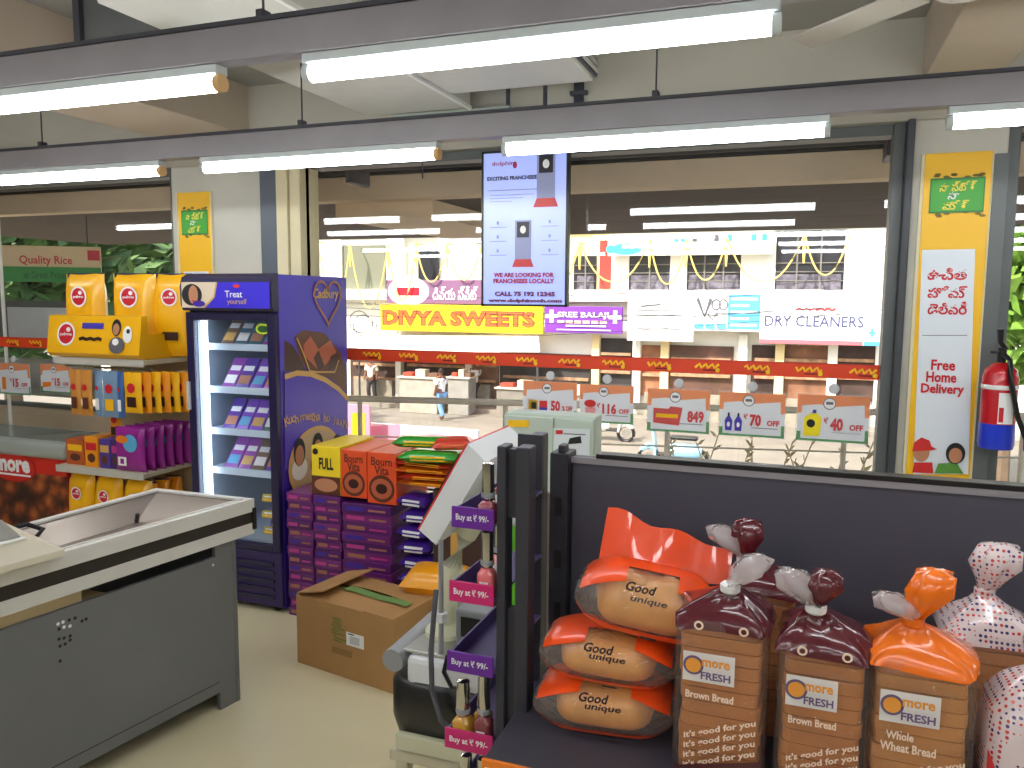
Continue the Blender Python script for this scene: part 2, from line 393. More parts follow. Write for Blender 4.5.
# ================================================================ OUTSIDE: porch, street, shops opposite
CONC = mat('porch_concrete', (178, 172, 162), .8, vary=.08, scale=3); TAN = mat('tan_paint', (250, 228, 196), .75, vary=.05, scale=2)
BROWN = mat('soffit_brown', (96, 86, 74), .85, vary=.08, scale=3); SHUT = mat('shutter_grey', (72, 74, 76), .6, .2)
struct('porch_floor', B().box(-9, 4, 4.36, 6.3, -.3, -.06), CONC)
struct('porch_soffit', B().box(-9, 4, 5.15, 8.4, 2.34, 2.6), BROWN)
struct('porch_beam', B().box(-9, 4, 5.0, 5.15, 2.335, 2.50, .005), TAN)
struct('porch_lintel', B().box(-9, 4, 4.36, 4.98, 2.6, 2.72), SHUT)
struct('porch_fascia', B().box(-9, 4, 4.98, 5.16, 2.505, 2.72), SHUT)
struct('trim_5', B().box(-3.3, -2.5, 5.16, 8.4, 2.22, 2.34), TAN)
for x0, x1 in ((-2.78, .38), (-7.8, -3.95), (.9, 3.4)):
    s_ = thing('roller_shutter', 'grey roller shutter box rolled up above the %s' % ('middle window' if x0 == -2.78 else 'left window' if x0 < -4 else 'right window'), 'shutter', ((x0 + x1) / 2, 4.6, 2.5), 'roller shutters over the windows')
    obj('drum', B().cyl((x0, 4.62, 2.52), (x1, 4.62, 2.52), .06, 14), SHUT, s_, True)
    for xa in (x0, x1): obj('bracket', B().box(xa - .02, xa + .02, 4.5, 4.74, 2.38, 2.585, .003), RAILD, s_)
    for i in range(3): obj('slat', B().box(x0, x1, 4.545 - i * .003, 4.555 - i * .003, 2.52 - i * .03, 2.545 - i * .03, .002), SHUT, s_)
# hanging bracket under the soffit
s_ = thing('soffit_bracket', 'small pale bracket hanging from the brown soffit beside the screen', 'bracket', at(560, 215, Y=7))
p_ = at(560, 200, Y=7.0)
obj('post', B().box(p_.x - .05, p_.x + .05, 6.97, 7.03, 1.98, 2.34, .01), TAN, s_)
obj('arm', B().box(p_.x - .2, p_.x - .05, 6.97, 7.03, 2.26, 2.31, .008), TAN, s_)

# porch railing
HR = mat('handrail_paint', (240, 230, 212), .4)
ra, rb = V((-4.3, 4.92, .885)), V((1.6, 6.15, .885))
s_ = thing('porch_railing', 'pale painted handrail with posts outside the middle window', 'railing', (-2, 5.4, -.06))
obj('handrail', B().tube([ra, rb], .024, 10), HR, s_, True)
dr = (rb - ra)
for f in (.02, .20, .385, .58, .78, .97):
    p_ = ra + dr * f
    obj('post', B().cyl((p_.x, p_.y, -.06), (p_.x, p_.y, .875), .019, 10), HR, s_, True)
for z in (.60, .33): obj('cross_bar', B().tube([V((ra.x, ra.y, z)), V((rb.x, rb.y, z))], .007, 6), HR, s_)

# rope garlands along the edge of the soffit
ROPE = mat('rope_yellow', (232, 206, 120), .8)
gy = 26.45
hooks = [(318, 242), (350, 243), (388, 244), (416, 244), (447, 244), (482, 243), (515, 243), (580, 243), (650, 240), (687, 240), (727, 238), (805, 234), (850, 233)]
sag = [305, 308, 300, 282, 280, 282, 300, 282, 284, 280, 282, 275]
for i in range(12):
    a, b = at(*hooks[i], Y=gy), at(*hooks[i + 1], Y=gy); zt = a.z
    zl = at((hooks[i][0] + hooks[i + 1][0]) / 2, sag[i], Y=gy).z
    g = thing('rope_garland', 'pale yellow rope swag across the upstairs front opposite, %s from the left' % ORD[i], 'garland', (a + b) / 2, 'rope garlands on the building opposite')
    pts = []
    for j in range(15):
        t = j / 14; p = a.lerp(b, t); p.z = zl + (p.z - zl) * abs(2 * t - 1) ** 2.2; pts.append(p)
    obj('rope', B().tube(pts, .03, 6), ROPE, g, True)
    obj('tassel', B().tube([a + V((0, .55, 0)), a, a + V((0, 0, -.35)), a + V((0, 0, -.9))], [.02, .04, .06, .03], 8), ROPE, g, True)

# street
ASPH = mat('street_dust', (132, 124, 112), .9, vary=.1, scale=1.2); ST = -2.5
struct('street', B().box(-70, 45, 6.3, 26.2, ST - .3, ST), ASPH)
struct('pavement', B().box(-70, 45, 26.2, 29, ST - .3, ST + .15), mat('pavement_grey', (140, 132, 120), .9, vary=.1, scale=2))
struct('porch_retaining_wall', B().box(-9, 4, 6.1, 6.3, ST, -.06), CONC)

# the building opposite
FY = 27.0
FAC = mat('facade_white', (242, 240, 230), .8, vary=.03, scale=.8); FACC = mat('facade_cream', (236, 214, 160), .8, vary=.04, scale=.8); VOID = mat('window_dark', (40, 42, 50), .3); VOIDB = mat('shop_dark', (46, 38, 34), .6, vary=.2, scale=2)
def fb(b, x0, y0, x1, y1, Y=FY, d=.2, bev=0):
    a, c = at(x0, y0, Y=Y), at(x1, y1, Y=Y); return b.box(a.x, c.x, Y, Y + d, c.z, a.z, bev)
bl = thing('shop_building', 'long white two-storey shop building across the street', 'building', (-7, FY, ST))
obj('wall', B().box(-30, 12, FY + .3, FY + 6, ST + .15, 9), FAC, bl)
obj('floor_band', B().box(-30, 12, FY - .25, FY + .3, 1.55, 1.95), FAC, bl)
obj('upper_band', B().box(-30, 12, FY - .1, FY + .3, 4.1, 6), FAC, bl)
for x0, x1 in ((318, 342), (386, 404), (455, 490), (612, 628), (671, 686), (742, 774), (846, 905)):
    obj('pilaster', fb(B(), x0, 236, x1, 300, FY + .02, .3), FAC, bl)
for x0, x1 in ((-15.4, -8.9),): obj('cream_wall', fb(B(), 490, 236, 612, 296, FY + .15, .2), FACC, bl)
for i, (x0, y0, x1, y1) in enumerate([(343, 246, 385, 292), (418, 250, 438, 281), (574, 256, 596, 290), (628, 254, 671, 290), (686, 253, 742, 290), (775, 231, 844, 290), (905, 240, 940, 290), (600, 240, 612, 289)]):
    w_ = obj('window', fb(B(), x0, y0, x1, y1, FY + .12, .12), VOID if i not in (0, 7) else (mat('window_olive', (120, 122, 104), .5) if i == 0 else mat('red_pillar', (150, 60, 50), .7)), bl)
    if i in (3, 4, 5, 2):
        a, c = at(x0, y0, Y=FY), at(x1, y1, Y=FY); n = max(2, int((c.x - a.x) / .55))
        for q in range(1, n):
            xq = a.x + (c.x - a.x) * q / n
            obj('window_bar', B().box(xq - .025, xq + .025, FY + .05, FY + .11, c.z, a.z), mat('bar_steel', (120, 116, 112), .5), w_)
        for q in range(1, 4): obj('window_rail', B().box(a.x, c.x, FY + .06, FY + .1, c.z + q * .28, c.z + q * .28 + .03), mat('bar_steel', (0, 0, 0)), w_)
        obj('clutter', B().box(a.x + .1, c.x - .1, FY + .08, FY + .115, c.z, c.z + .5), mat('balcony_clutter', (96, 92, 104), .8, vary=.6, scale=6), w_)
        obj('sill', B().box(a.x - .1, c.x + .1, FY - .05, FY + .15, c.z - .12, c.z), FAC, w_)
# upper painted name board
a, c = at(608, 240, Y=FY), at(770, 254, Y=FY)
# ground floor openings
shops = [(350, 352, 400, 398, 'sweet'), (404, 352, 466, 402, ''), (470, 352, 498, 402, ''), (500, 352, 590, 398, ''), (597, 338, 632, 396, ''), (640, 345, 662, 396, ''), (668, 345, 732, 398, ''), (752, 345, 776, 400, ''), (782, 345, 830, 402, ''), (834, 345, 876, 402, '')]
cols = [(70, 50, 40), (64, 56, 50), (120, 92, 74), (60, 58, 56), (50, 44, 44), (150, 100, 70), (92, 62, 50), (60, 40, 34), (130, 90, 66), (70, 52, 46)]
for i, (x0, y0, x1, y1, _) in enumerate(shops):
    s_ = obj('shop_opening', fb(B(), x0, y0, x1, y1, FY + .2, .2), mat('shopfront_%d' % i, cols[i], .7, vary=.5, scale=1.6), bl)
    a, c = at(x0, y0, Y=FY), at(x1, y1, Y=FY)
    for q in (.38, .7): obj('shop_shelf', B().box(a.x + .1, c.x - .1, FY + .05, FY + .22, c.z + (a.z - c.z) * q, c.z + (a.z - c.z) * q + .1), mat('shop_shelf_wood', (168, 132, 100), .8, vary=.4, scale=5), s_)
    obj('counter', B().box(a.x + .2, c.x - .3, FY - .1, FY + .25, ST + .15, ST + .95), mat('stall_counter', (150, 140, 124), .8, vary=.2, scale=3), s_)
for x in (398, 468, 595, 636, 664, 742, 779, 832, 880):
    obj('pillar', fb(B(), x - 3, 335, x + 3, 408, FY - .05, .3), FACC if x in (595, 664, 779) else FAC, bl)
def sign(name, label, x0, y0, x1, y1, m, Y=FY - .5, d=.12, frame=None):
    a, c = at(x0, y0, Y=Y), at(x1, y1, Y=Y)
    s_ = thing(name, label, 'sign', ((a.x + c.x) / 2, Y, c.z))
    obj('board', B().box(a.x, c.x, Y, Y + d, c.z, a.z, .01), m, s_)
    for xa in (a.x + .4, c.x - .4): obj('bracket', B().box(xa - .05, xa + .05, Y + d, FY + .3, (a.z + c.z) / 2 - .05, (a.z + c.z) / 2 + .05), SHUT, s_)
    F = Face(s_, (a.x, Y, c.z), step=.006, lift=.004); F.W, F.H = c.x - a.x, a.z - c.z
    return F
F = sign('shop_sign', 'long bright yellow sign reading DIVYA SWEETS', 380, 304, 543, 334, mat('sign_yellow', (252, 214, 20), .5))
F.text('DIVYA SWEETS', F.W * .485, F.H * .5, F.H * .58, mat('sign_letter_outline', (140, 60, 24), .5), F.W * .94, .07, name='letter_outline')
F.text('DIVYA SWEETS', F.W * .485, F.H * .5, F.H * .58, mat('sign_letter_brown', (190, 96, 40), .5), F.W * .925, .03); F.flush()
F = sign('shop_sign', 'mauve sign with white script and a round white emblem above the yellow sign', 386, 280, 482, 304, mat('sign_mauve', (128, 88, 122), .6), Y=FY - .42)
F.ell(F.W * .24, F.H * .52, F.W * .22, F.H * .62, PAPER, 'oval_emblem'); F.rect(F.W * .12, F.H * .33, F.W * .36, F.H * .68, RED); F.text('దివ్య స్వీట్', F.W * .73, F.H * .45, F.H * .6, PAPER, F.W * .46, .02); F.flush()
F = sign('shop_sign', 'purple sign with white crosses reading SREE BALAJI', 545, 306, 622, 334, mat('sign_purple', (120, 50, 165), .5))
for q in (.09, .91): F.poly([(F.W * q + a_, F.H * .62 + c_) for a_, c_ in ((-.22, -.07), (-.07, -.07), (-.07, -.22), (.07, -.22), (.07, -.07), (.22, -.07), (.22, .07), (.07, .07), (.07, .22), (-.07, .22), (-.07, .07), (-.22, .07))], PAPER, 'cross')
F.text('SREE BALAJI', F.W * .5, F.H * .66, F.H * .26, PAPER, F.W * .66, .03); [F.rect(F.W * (.17 + .11 * q), F.H * .36, F.W * (.26 + .11 * q), F.H * .47, mat('sign_peach', (240, 200, 170), .5), 'letter_block') for q in range(6)]
F.rect(F.W * .28, F.H * .24, F.W * .8, F.H * .3, PAPER, 'text_line'); F.rect(F.W * .16, F.H * .1, F.W * .86, F.H * .14, PAPER, 'text_line'); F.flush()
BLUEP = mat('sign_blue', (90, 170, 214), .5); PALE = mat('sign_white', (244, 244, 240), .6)
F = sign('shop_sign', 'white board with faint grey line drawings between purple and blue signs', 628, 300, 693, 342, PALE)
F.stroke([(F.W * .15, F.H * .75), (F.W * .8, F.H * .75), (F.W * .8, F.H * .3), (F.W * .15, F.H * .3)], .03, DGREY); F.stroke([(F.W * .2, F.H * .85), (F.W * .5, F.H * .9)], .05, DGREY); F.flush()
F = sign('shop_sign', 'white board with leaf drawings and a light blue text panel', 694, 293, 760, 332, PALE)
F.rect(F.W * .52, F.H * .06, F.W * .99, F.H * .97, BLUEP)
for q in range(5): F.rect(F.W * .56, F.H * (.14 + q * .17), F.W * (.95 - .12 * (q % 2)), F.H * (.2 + q * .17), PAPER, 'text_line')
F.stroke([(F.W * .06, F.H * .85), (F.W * .17, F.H * .38), (F.W * .26, F.H * .85)], .11, DGREY)
for q in (.34, .45): F.stroke([(F.W * q + .13 * math.cos(t), F.H * .7 + .17 * math.sin(t)) for t in [i * .63 for i in range(11)]], .04, DGREY)
F.stroke([(F.W * .22, F.H * .45), (F.W * .3, F.H * .3), (F.W * .36, F.H * .48)], .04, DGREY)
for q in range(3): F.rect(F.W * (.02 + .17 * q), F.H * .06, F.W * (.16 + .17 * q), F.H * .2, BLUEP, 'blue_tab')
F.flush()
F = sign('shop_sign', 'wide white sign reading DRY CLEANERS with a red lower edge', 761, 298, 880, 346, PALE)
F.text('DRY CLEANERS', F.W * .45, F.H * .5, F.H * .24, mat('sign_navy', (70, 74, 120), .6), F.W * .82, .008)
F.stroke([(F.W * (.3 + .03 * i), F.H * (.75 + .03 * (i % 2))) for i in range(12)], .05, RED, 'script'); F.rect(0, 0, F.W * .86, F.H * .09, mat('sign_rose', (226, 110, 120), .5)); F.rect(F.W * .87, 0, F.W, F.H * .09, BLUEP, 'blue_tab')
F.rect(F.W * .9, F.H * .26, F.W * .96, F.H * .3, BLUEP, 'blue_tab'); F.rect(F.W * .92, F.H * .19, F.W * .94, F.H * .37, BLUEP, 'blue_tab'); F.flush()
F = sign('shop_sign', 'long white upper sign with turquoise patches over the upstairs windows', 608, 235, 772, 254, PALE, Y=FY - .35)
TQ = mat('sign_turquoise', (70, 205, 215), .5); F.ell(F.W * .12, F.H * .32, F.W * .1, F.H * .28, TQ); F.ell(F.W * .02, F.H * .32, F.W * .03, F.H * .2, TQ)
for q in (.42, .46, .53, .66, .74, .88, .94): F.rect(F.W * q, F.H * .62, F.W * (q + .028), F.H * .9, TQ if q not in (.53, .66) else DGREY, 'letter_block')
F.flush()
# awning of the sweet shop
aw = thing('shop_awning', 'white sloping awning with red scalloped hem under the yellow sign', 'awning', at(450, 345, Y=25.6))
a, c = at(362, 335, Y=FY - .3), at(538, 335, Y=FY - .3); e, g = at(356, 352, Y=25.4), at(540, 352, Y=25.4)
obj('canopy', B().grid(lambda u_, v_: a.lerp(c, u_).lerp(e.lerp(g, u_), v_), 6, 2), mat('awning_white', (238, 232, 224), .7, vary=.06, scale=1.5), aw)
obj('hem', B().box(e.x, g.x, 25.39, 25.43, e.z - .22, e.z, .01), mat('awning_red', (205, 90, 60), .7), aw)
for x in (e.x + .1, g.x - .1): obj('pole', B().cyl((x, 25.45, ST), (x, 25.45, e.z), .04, 8), SHUT, aw)
# stall boxes on the far pavement
for i, (px, w_, h_, cc) in enumerate([(418, 1.5, 1.25, (168, 160, 146)), (458, .8, 1.3, (150, 146, 138)), (522, 1.9, 1.0, (128, 122, 112)), (578, 1.5, .9, (140, 128, 110))]):
    p_ = at(px, 410, Z=ST); p_.y = 25.3 + .1 * i; p_ = at(px, 400, Y=p_.y)
    s_ = thing('market_stall', ['grey stall counter behind the walking man', 'narrow grey stall at the right of the walking man', 'long low dark stall below the purple sign', 'small brown stall beside the window price cards'][i], 'stall', (p_.x, p_.y, ST))
    m_ = mat('stall_%d' % i, cc, .8, vary=.15, scale=3)
    obj('body', B().box(p_.x - w_ / 2, p_.x + w_ / 2, p_.y, p_.y + .7, ST, ST + h_, .02), m_, s_)
    obj('top', B().box(p_.x - w_ / 2 - .06, p_.x + w_ / 2 + .06, p_.y - .06, p_.y + .76, ST + h_, ST + h_ + .06, .01), mat('stall_top', (200, 190, 172), .7), s_)
    for q in range(3): obj('goods', B().box(p_.x - w_ / 2 + .1 + q * w_ / 3, p_.x - w_ / 2 + .1 + q * w_ / 3 + w_ / 4, p_.y + .1, p_.y + .5, ST + h_ + .06, ST + h_ + .2 + .12 * (q % 2), .01), mat('stall_goods_%d' % (q), ((180, 70, 50), (210, 190, 160), (110, 80, 60))[q], .7), s_)
# electric wires
WIRE = mat('wire_black', (40, 40, 44), .7)
for i, (x0, y0, x1, y1) in enumerate([(300, 322, 905, 296), (300, 300, 905, 280), (300, 338, 560, 302), (560, 300, 905, 306), (300, 292, 905, 313), (620, 294, 905, 270), (300, 310, 905, 300)]):
    a, b = at(232, y0, Y=21 + .05 * i), at(972, y1, Y=21 + .05 * i)
    pts = [a.lerp(b, t / 12) - V((0, 0, .35 * math.sin(PI * t / 12))) for t in range(13)]
    o = obj('street_wire', B().tube(pts, .008, 5), WIRE)
    tag(o, 'thin black overhead wire across the street, %s strung from the front' % ORD[i], 'wire', 'overhead street wires')
for lab, px in (('grey concrete utility pole hidden behind the left column', 232), ('grey concrete utility pole hidden behind the right banner column', 972)):
    a = at(px, 300, Y=21.15); po = thing('utility_pole', lab, 'pole', (a.x, 21.15, ST))
    obj('shaft', B().cyl((a.x, 21.15, ST), (a.x, 21.15, 5.5), .17, 12, .12), CONC, po, True); obj('cross_arm', B().box(a.x - .06, a.x + .06, 20.6, 21.9, 4.4, 4.52), SHUT, po)
# tangle of coiled cable on the left
s_ = thing('cable_coil', 'tangled black cable coil hanging on the wires beside the fridge', 'cable', at(362, 330, Y=21.1))
for q in range(2):
    cc = at(358 + q * 3, 322 + q * 4, Y=21.1); pts = [cc + V((.38 * math.cos(t * .5) + .03 * q, 0.02 * t, .34 * math.sin(t * .5))) for t in range(14)]
    obj('loop', B().tube(pts, .013, 5), WIRE, s_)

# people across the street
def person(label, px, Y, shirt, legs, hgt, face, pose):
    base = at(px, 415, Y=Y); base.z = ST + (.15 if Y > 26.2 else 0)
    r = thing('person', label, 'person', base, 'people on the far side of the street')
    k = hgt / 1.7; M = T(base) @ RZ(face)
    def tubes(name, chains, m):
        bm = bmesh.new(); me = bpy.data.meshes.new(name); layer = []
        idx = {}; es = []; rad = []; vs = []
        for ch in chains:
            prev = None
            for (x, y, z, rr) in ch:
                key = (x, y, z)
                if key not in idx: idx[key] = len(vs); vs.append(M @ V((x * k, y * k, z * k))); rad.append(rr * k)
                if prev is not None: es.append((prev, idx[key]))
                prev = idx[key]
        inv = wm(r).inverted(); me.from_pydata([inv @ v for v in vs], es, [])
        o = bpy.data.objects.new(name, me); COL.objects.link(o); o.parent = r
        md = o.modifiers.new('skin', 'SKIN'); sv = me.skin_vertices[0].data if me.skin_vertices else None
        if sv is None:
            bm.from_mesh(me); ly = bm.verts.layers.skin.verify(); bm.to_mesh(me); sv = me.skin_vertices[0].data
        for i_, rr in enumerate(rad): sv[i_].radius = (rr, rr)
        sv[0].use_root = True
        md2 = o.modifiers.new('sub', 'SUBSURF'); md2.levels = md2.render_levels = 1
        me.materials.append(m); bm.free(); return o
    s = pose
    sk = mat('skin_brown', (120, 78, 58), .6)
    torso = [(0, 0, .92, .15), (0, 0, 1.08, .15), (0, 0, 1.28, .17), (0, 0, 1.42, .13), (0, 0, 1.5, .06), (0, 0.01, 1.56, .075), (0, .015, 1.64, .085), (0, .01, 1.7, .06)]
    arml = [(0, 0, 1.42, .13), (.2, 0, 1.39, .065), (.25, .02 + .06 * s, 1.14, .05), (.24, .12 + .16 * s, .92 + .1 * s, .04), (.24, .15 + .2 * s, .84 + .12 * s, .035)]
    armr = [(0, 0, 1.42, .13), (-.2, 0, 1.39, .065), (-.25, -.04, 1.14, .05), (-.25, .04, .92, .04), (-.25, .06, .82, .035)]
    ll = [(0, 0, .92, .15), (.1, 0, .86, .1), (.11, .06 + .12 * s, .48, .07), (.12, -.02 + .1 * s, .1, .05), (.12, .12 + .1 * s, .04, .04)]
    lr = [(0, 0, .92, .15), (-.1, 0, .86, .1), (-.11, .02 - .1 * s, .48, .07), (-.12, -.06 - .2 * s, .1, .05), (-.12, .08 - .2 * s, .04, .04)]
    tubes('body', [torso, arml, armr, ll, lr], sk)
    tubes('shirt', [[(0, 0, .86, .165), (0, 0, 1.08, .165), (0, 0, 1.28, .185), (0, 0, 1.43, .14)], [(0, 0, 1.43, .14), (.21, 0, 1.39, .085), (.25, .04 * s, 1.18, .075)], [(0, 0, 1.43, .14), (-.21, 0, 1.39, .085), (-.25, -.03, 1.18, .075)]], mat('shirt_%d' % px, shirt, .8))
    tubes('trousers', [[(0, 0, .94, .155), (.1, 0, .84, .115), (.11, .06 + .12 * s, .48, .09), (.12, -.02 + .1 * s, .12, .08)], [(0, 0, .94, .155), (-.1, 0, .84, .115), (-.11, .02 - .1 * s, .48, .09), (-.12, -.06 - .2 * s, .12, .08)]], mat('trousers_%d' % px, legs, .8))
    hc = M @ V((0, -.01 * k, 1.66 * k))
    obj('hair', B().lathe([(.01, .085 * k), (.06 * k, .07 * k), (.09 * k, .02 * k), (.085 * k, -.04 * k)], hc, 12), mat('hair_black', (24, 20, 18), .6), r, True)
    fc = M @ V((0, .085 * k, 1.63 * k))
    obj('nose', B().lathe([(.004, .03), (.014, -.01), (.004, -.02)], fc, 8), sk, r, True)
    for q in (-.03, .03): obj('eye', B().lathe([(.002, .006), (.009, 0), (.002, -.006)], M @ V((q * k, .08 * k, 1.655 * k)), 6), INK, r)
    for q in (-.088, .088): obj('ear', B().lathe([(.004, .03), (.014, 0), (.006, -.03)], M @ V((q * k, .01, 1.64 * k)), 8), sk, r, True)
    obj('mouth', B().box(-.025, .025, .078 * k, .086 * k, 1.595 * k, 1.602 * k, 0, M), mat('lips', (110, 50, 45), .6), r)
    return r
person('man in white shirt and light blue jeans walking across the street', 441, 24.2, (235, 236, 238), (120, 165, 215), 1.72, math.radians(70), .8)
person('man in cream shirt and dark trousers standing at the far left stall', 372, 26.6, (238, 232, 215), (60, 55, 56), 1.66, math.radians(180), .1)
person('man in white shirt and dark trousers facing the stall', 474, 26.4, (232, 230, 232), (58, 56, 60), 1.68, math.radians(60), .5)

# scooter parked below the cards, and a second wheel further back
def wheel(parent, c, r, n='wheel'):
    w_ = obj(n, B().tube([c + V((r * math.cos(t * PI / 10), 0, r * math.sin(t * PI / 10))) for t in range(21)], r * .22, 8), BLACK, parent, True)
    obj('hub', B().cyl(c + V((0, -.04, 0)), c + V((0, .04, 0)), r * .45, 10), STEEL, w_, True)
def scooter(label, px, Y, cc, flip=1):
    b0 = at(px, 455, Y=Y); b0.z = ST
    r = thing('scooter', label, 'scooter', b0)
    m_ = mat('scooter_%d' % px, cc, .25, coat=.6)
    f = lambda x, y, z: V((b0.x + flip * x, b0.y + y, ST + z))
    wheel(r, f(-.62, 0, .25), .23); wheel(r, f(.58, 0, .25), .23)
    R = [[f(x + dx * .0, sy * wd_, z) for x, z, wd_, sy in ring] for dx, ring in [(0, [])] if ring]
    body = B()
    secs = [(-.72, .34, .1), (-.6, .55, .15), (-.3, .62, .2), (0, .55, .18), (.1, .34, .14)]
    rings = []
    for x, h_, w2 in secs:
        rings.append([f(x, w2 * math.cos(t * PI / 5), .44 + h_ * .42 * math.sin(t * PI / 5) * .8) for t in range(10)])
    obj('rear_body', body.rings(rings), m_, r, True)
    obj('seat', B().box(-.62, .05, -.13, .13, 0, .1, .04, T(f(0, 0, .72)) @ (RZ(0) if flip == 1 else RZ(PI))), BLACK, r)
    obj('floorboard', B().box(.0, .42, -.15, .15, 0, .06, .02, T(f(0, 0, .3)) @ (RZ(0) if flip == 1 else RZ(PI))), BLACK, r)
    obj('front_shield', B().rings([[f(.36 + .14 * z, y, .3 + z) for y in (-.2 + .1 * z, -.1, .1, .2 - .1 * z)] + [f(.41 + .14 * z, y, .3 + z) for y in (.2 - .1 * z, .1, -.1, -.2 + .1 * z)] for z in (0, .3, .6)]), m_, r)
    obj('front_mudguard', B().tube([f(.4, 0, .42), f(.58, 0, .54), f(.78, 0, .4)], [.06, .1, .05], 8), m_, r, True)
    obj('handlebar', B().tube([f(.38, -.32, 1.0), f(.46, 0, 1.0), f(.38, .32, 1.0)], .022, 8), BLACK, r, True)
    obj('headlamp', B().lathe([(.01, .08), (.09, .04), (.1, -.04), (.02, -.1)], f(.5, 0, .98), 10), m_, r, True)
    for y in (-.3, .3): obj('mirror', B().lathe([(.01, .05), (.05, 0), (.01, -.05)], f(.36, y, 1.22), 8), BLACK, r, True)
    return r
scooter('pale blue and white scooter parked in the street behind the price cards', 672, 19.4, (150, 205, 235), -1)
scooter('white scooter with a pale body parked further left under the price cards', 606, 22.5, (225, 222, 214), 1)
# pink and white hoarding on the porch behind the packs
HP = mat('hoarding_pink', (236, 150, 172), .5)
hb = thing('hoarding_board', 'pink and white printed board standing in the street beyond the railing', 'board', at(410, 440, Y=11.5))
a, c = at(345, 418, Y=11.5), at(478, 490, Y=11.5)
obj('board', B().box(a.x, c.x, 11.5, 11.55, ST, at(400, 425, Y=11.5).z, .004), mat('hoarding_white', (240, 226, 226), .5), hb)
F = Face(hb, (a.x, 11.5, c.z), lift=.003, step=.003)
F.ppoly([(346, 428), (400, 424), (400, 470), (346, 470)], HP); F.ppoly([(352, 405 + 23), (368, 428), (368, 455), (352, 455)], YEL)
u0, v0 = F.px(437, 447); F.ell(u0, v0, .5, .22, HP); F.ell(u0, v0, .43, .17, mat('hoarding_mauve', (200, 190, 220), .5)); F.flush()
hb = thing('poster_stand', 'pink and yellow poster stand just right of the fridge outside', 'board', at(360, 420, Y=11.2))
a, c = at(345, 404, Y=11.2), at(370, 450, Y=11.2)
obj('board', B().box(a.x, c.x, 11.2, 11.24, ST, a.z, .003), HP, hb)
F = Face(hb, (a.x, 11.2, c.z), lift=.003); F.ppoly([(352, 413), (365, 413), (365, 448), (352, 448)], YEL); F.flush()
# porch planter with dry plants under the price cards
DRY = mat('dry_leaf', (226, 214, 170), .8)
pl = thing('porch_planter', 'low planter trough with sparse dry plants beyond the railing', 'planter', (-.35, 6.0, -.06))
obj('trough', B().box(-1.0, .6, 5.97, 6.15, -.06, .25, .01), mat('planter_grey', (150, 150, 140), .8), pl)
rnd = random.Random(3)
for i in range(12):
    x = -.95 + i * .13; z1 = .5 + rnd.random() * .22; dx = rnd.uniform(-.08, .08)
    st = obj('stem', B().tube([(x, 6.05, .2), (x + dx, 6.05, z1 * .6), (x + dx * 2.2, 6.06, z1)], .005, 5), DRY, pl)
    lb = B()
    for q in range(6):
        t = .35 + q * .12; c0 = V((x + dx * 2.2 * t, 6.05, .2 + (z1 - .2) * t)); an = rnd.uniform(0, 6.28); e = V((math.cos(an) * .07, math.sin(an) * .03, .05))
        lb.poly([c0, c0 + e * .5 + V((0, 0, .016)), c0 + e, c0 + e * .5 - V((0, 0, .016))])
    tag(obj('leaves', lb, DRY, st), kind='stuff')
# trees
def tree(label, c, rx, rz, seed, base, dens=900, colr=(92, 128, 56)):
    r = thing('street_tree', label, 'tree', base, 'street trees outside')
    bark = mat('bark', (110, 92, 72), .9, vary=.2, scale=6)
    obj('trunk', B().tube([base, V(base).lerp(c, .5), c], [.22, .16, .08], 8), bark, r, True)
    rn = random.Random(seed); lb = B()
    for i in range(dens):
        d = V((rn.gauss(0, 1), rn.gauss(0, 1), rn.gauss(0, 1))).normalized() * (rn.random() ** .4)
        p = V(c) + V((d.x * rx, d.y * rx, d.z * rz)); n = V((rn.gauss(0, 1), rn.gauss(0, 1), rn.gauss(0, 1) + .8)).normalized()
        u_ = n.orthogonal().normalized(); w_ = n.cross(u_); k_ = .16 + .2 * rn.random()
        lb.poly([p - u_ * k_, p + w_ * k_ * .5, p + u_ * k_, p - w_ * k_ * .5])
    tag(obj('foliage', lb, mat('leaf_%d' % seed, colr, .6, vary=.35, scale=3), r), kind='stuff')
    for q in range(4):
        e = V(c) + V((rn.uniform(-.7, .7) * rx, rn.uniform(-.5, .5) * rx, rn.uniform(-.2, .6) * rz))
        obj('branch', B().tube([V(base).lerp(c, .7), e], [.09, .03], 6), bark, r)
p_ = at(1014, 262, Y=19); tree('leafy green tree seen through the right window', p_, 1.5, 2.6, 5, V((p_.x, p_.y, ST)), 1500, (120, 160, 60))
p_ = at(5, 255, Y=12); tree('dark green tree seen through the far left window', p_, 2.2, 2.4, 6, V((p_.x, p_.y, ST)), 2600, (70, 104, 48))
p_ = at(135, 280, Y=18); tree('green tree behind the yellow bags in the left window', p_, 3.0, 2.2, 8, V((p_.x, p_.y, ST)), 2600, (84, 112, 60))
# plain grey house beyond the left trees and behind the right tree
for lab, px, Y, w_, h_, cc in (('pale grey house front beyond the trees in the left window', 30, 33, 16, 6.5, (150, 150, 142)), ('pale block with balconies seen through the right window', 1010, 34, 9, 12, (236, 232, 224))):
    p_ = at(px, 300, Y=Y); hs = thing('far_house', lab, 'building', (p_.x, Y, ST))
    obj('wall', B().box(p_.x - w_ / 2, p_.x + w_ / 2, Y, Y + 5, ST, ST + h_), mat('far_wall_%d' % px, cc, .8, vary=.06, scale=.6), hs)
    for i in range(3):
        for j in range(2 if h_ < 8 else 4):
            x = p_.x - w_ * .35 + i * w_ * .3; z = ST + 1 + j * 2.7
            w2 = obj('window', B().box(x, x + 1.3, Y - .05, Y + .05, z, z + 1.4), VOID, hs)
            obj('balcony', B().box(x - .3, x + 1.6, Y - .6, Y, z - .3, z - .1), FAC, w2)
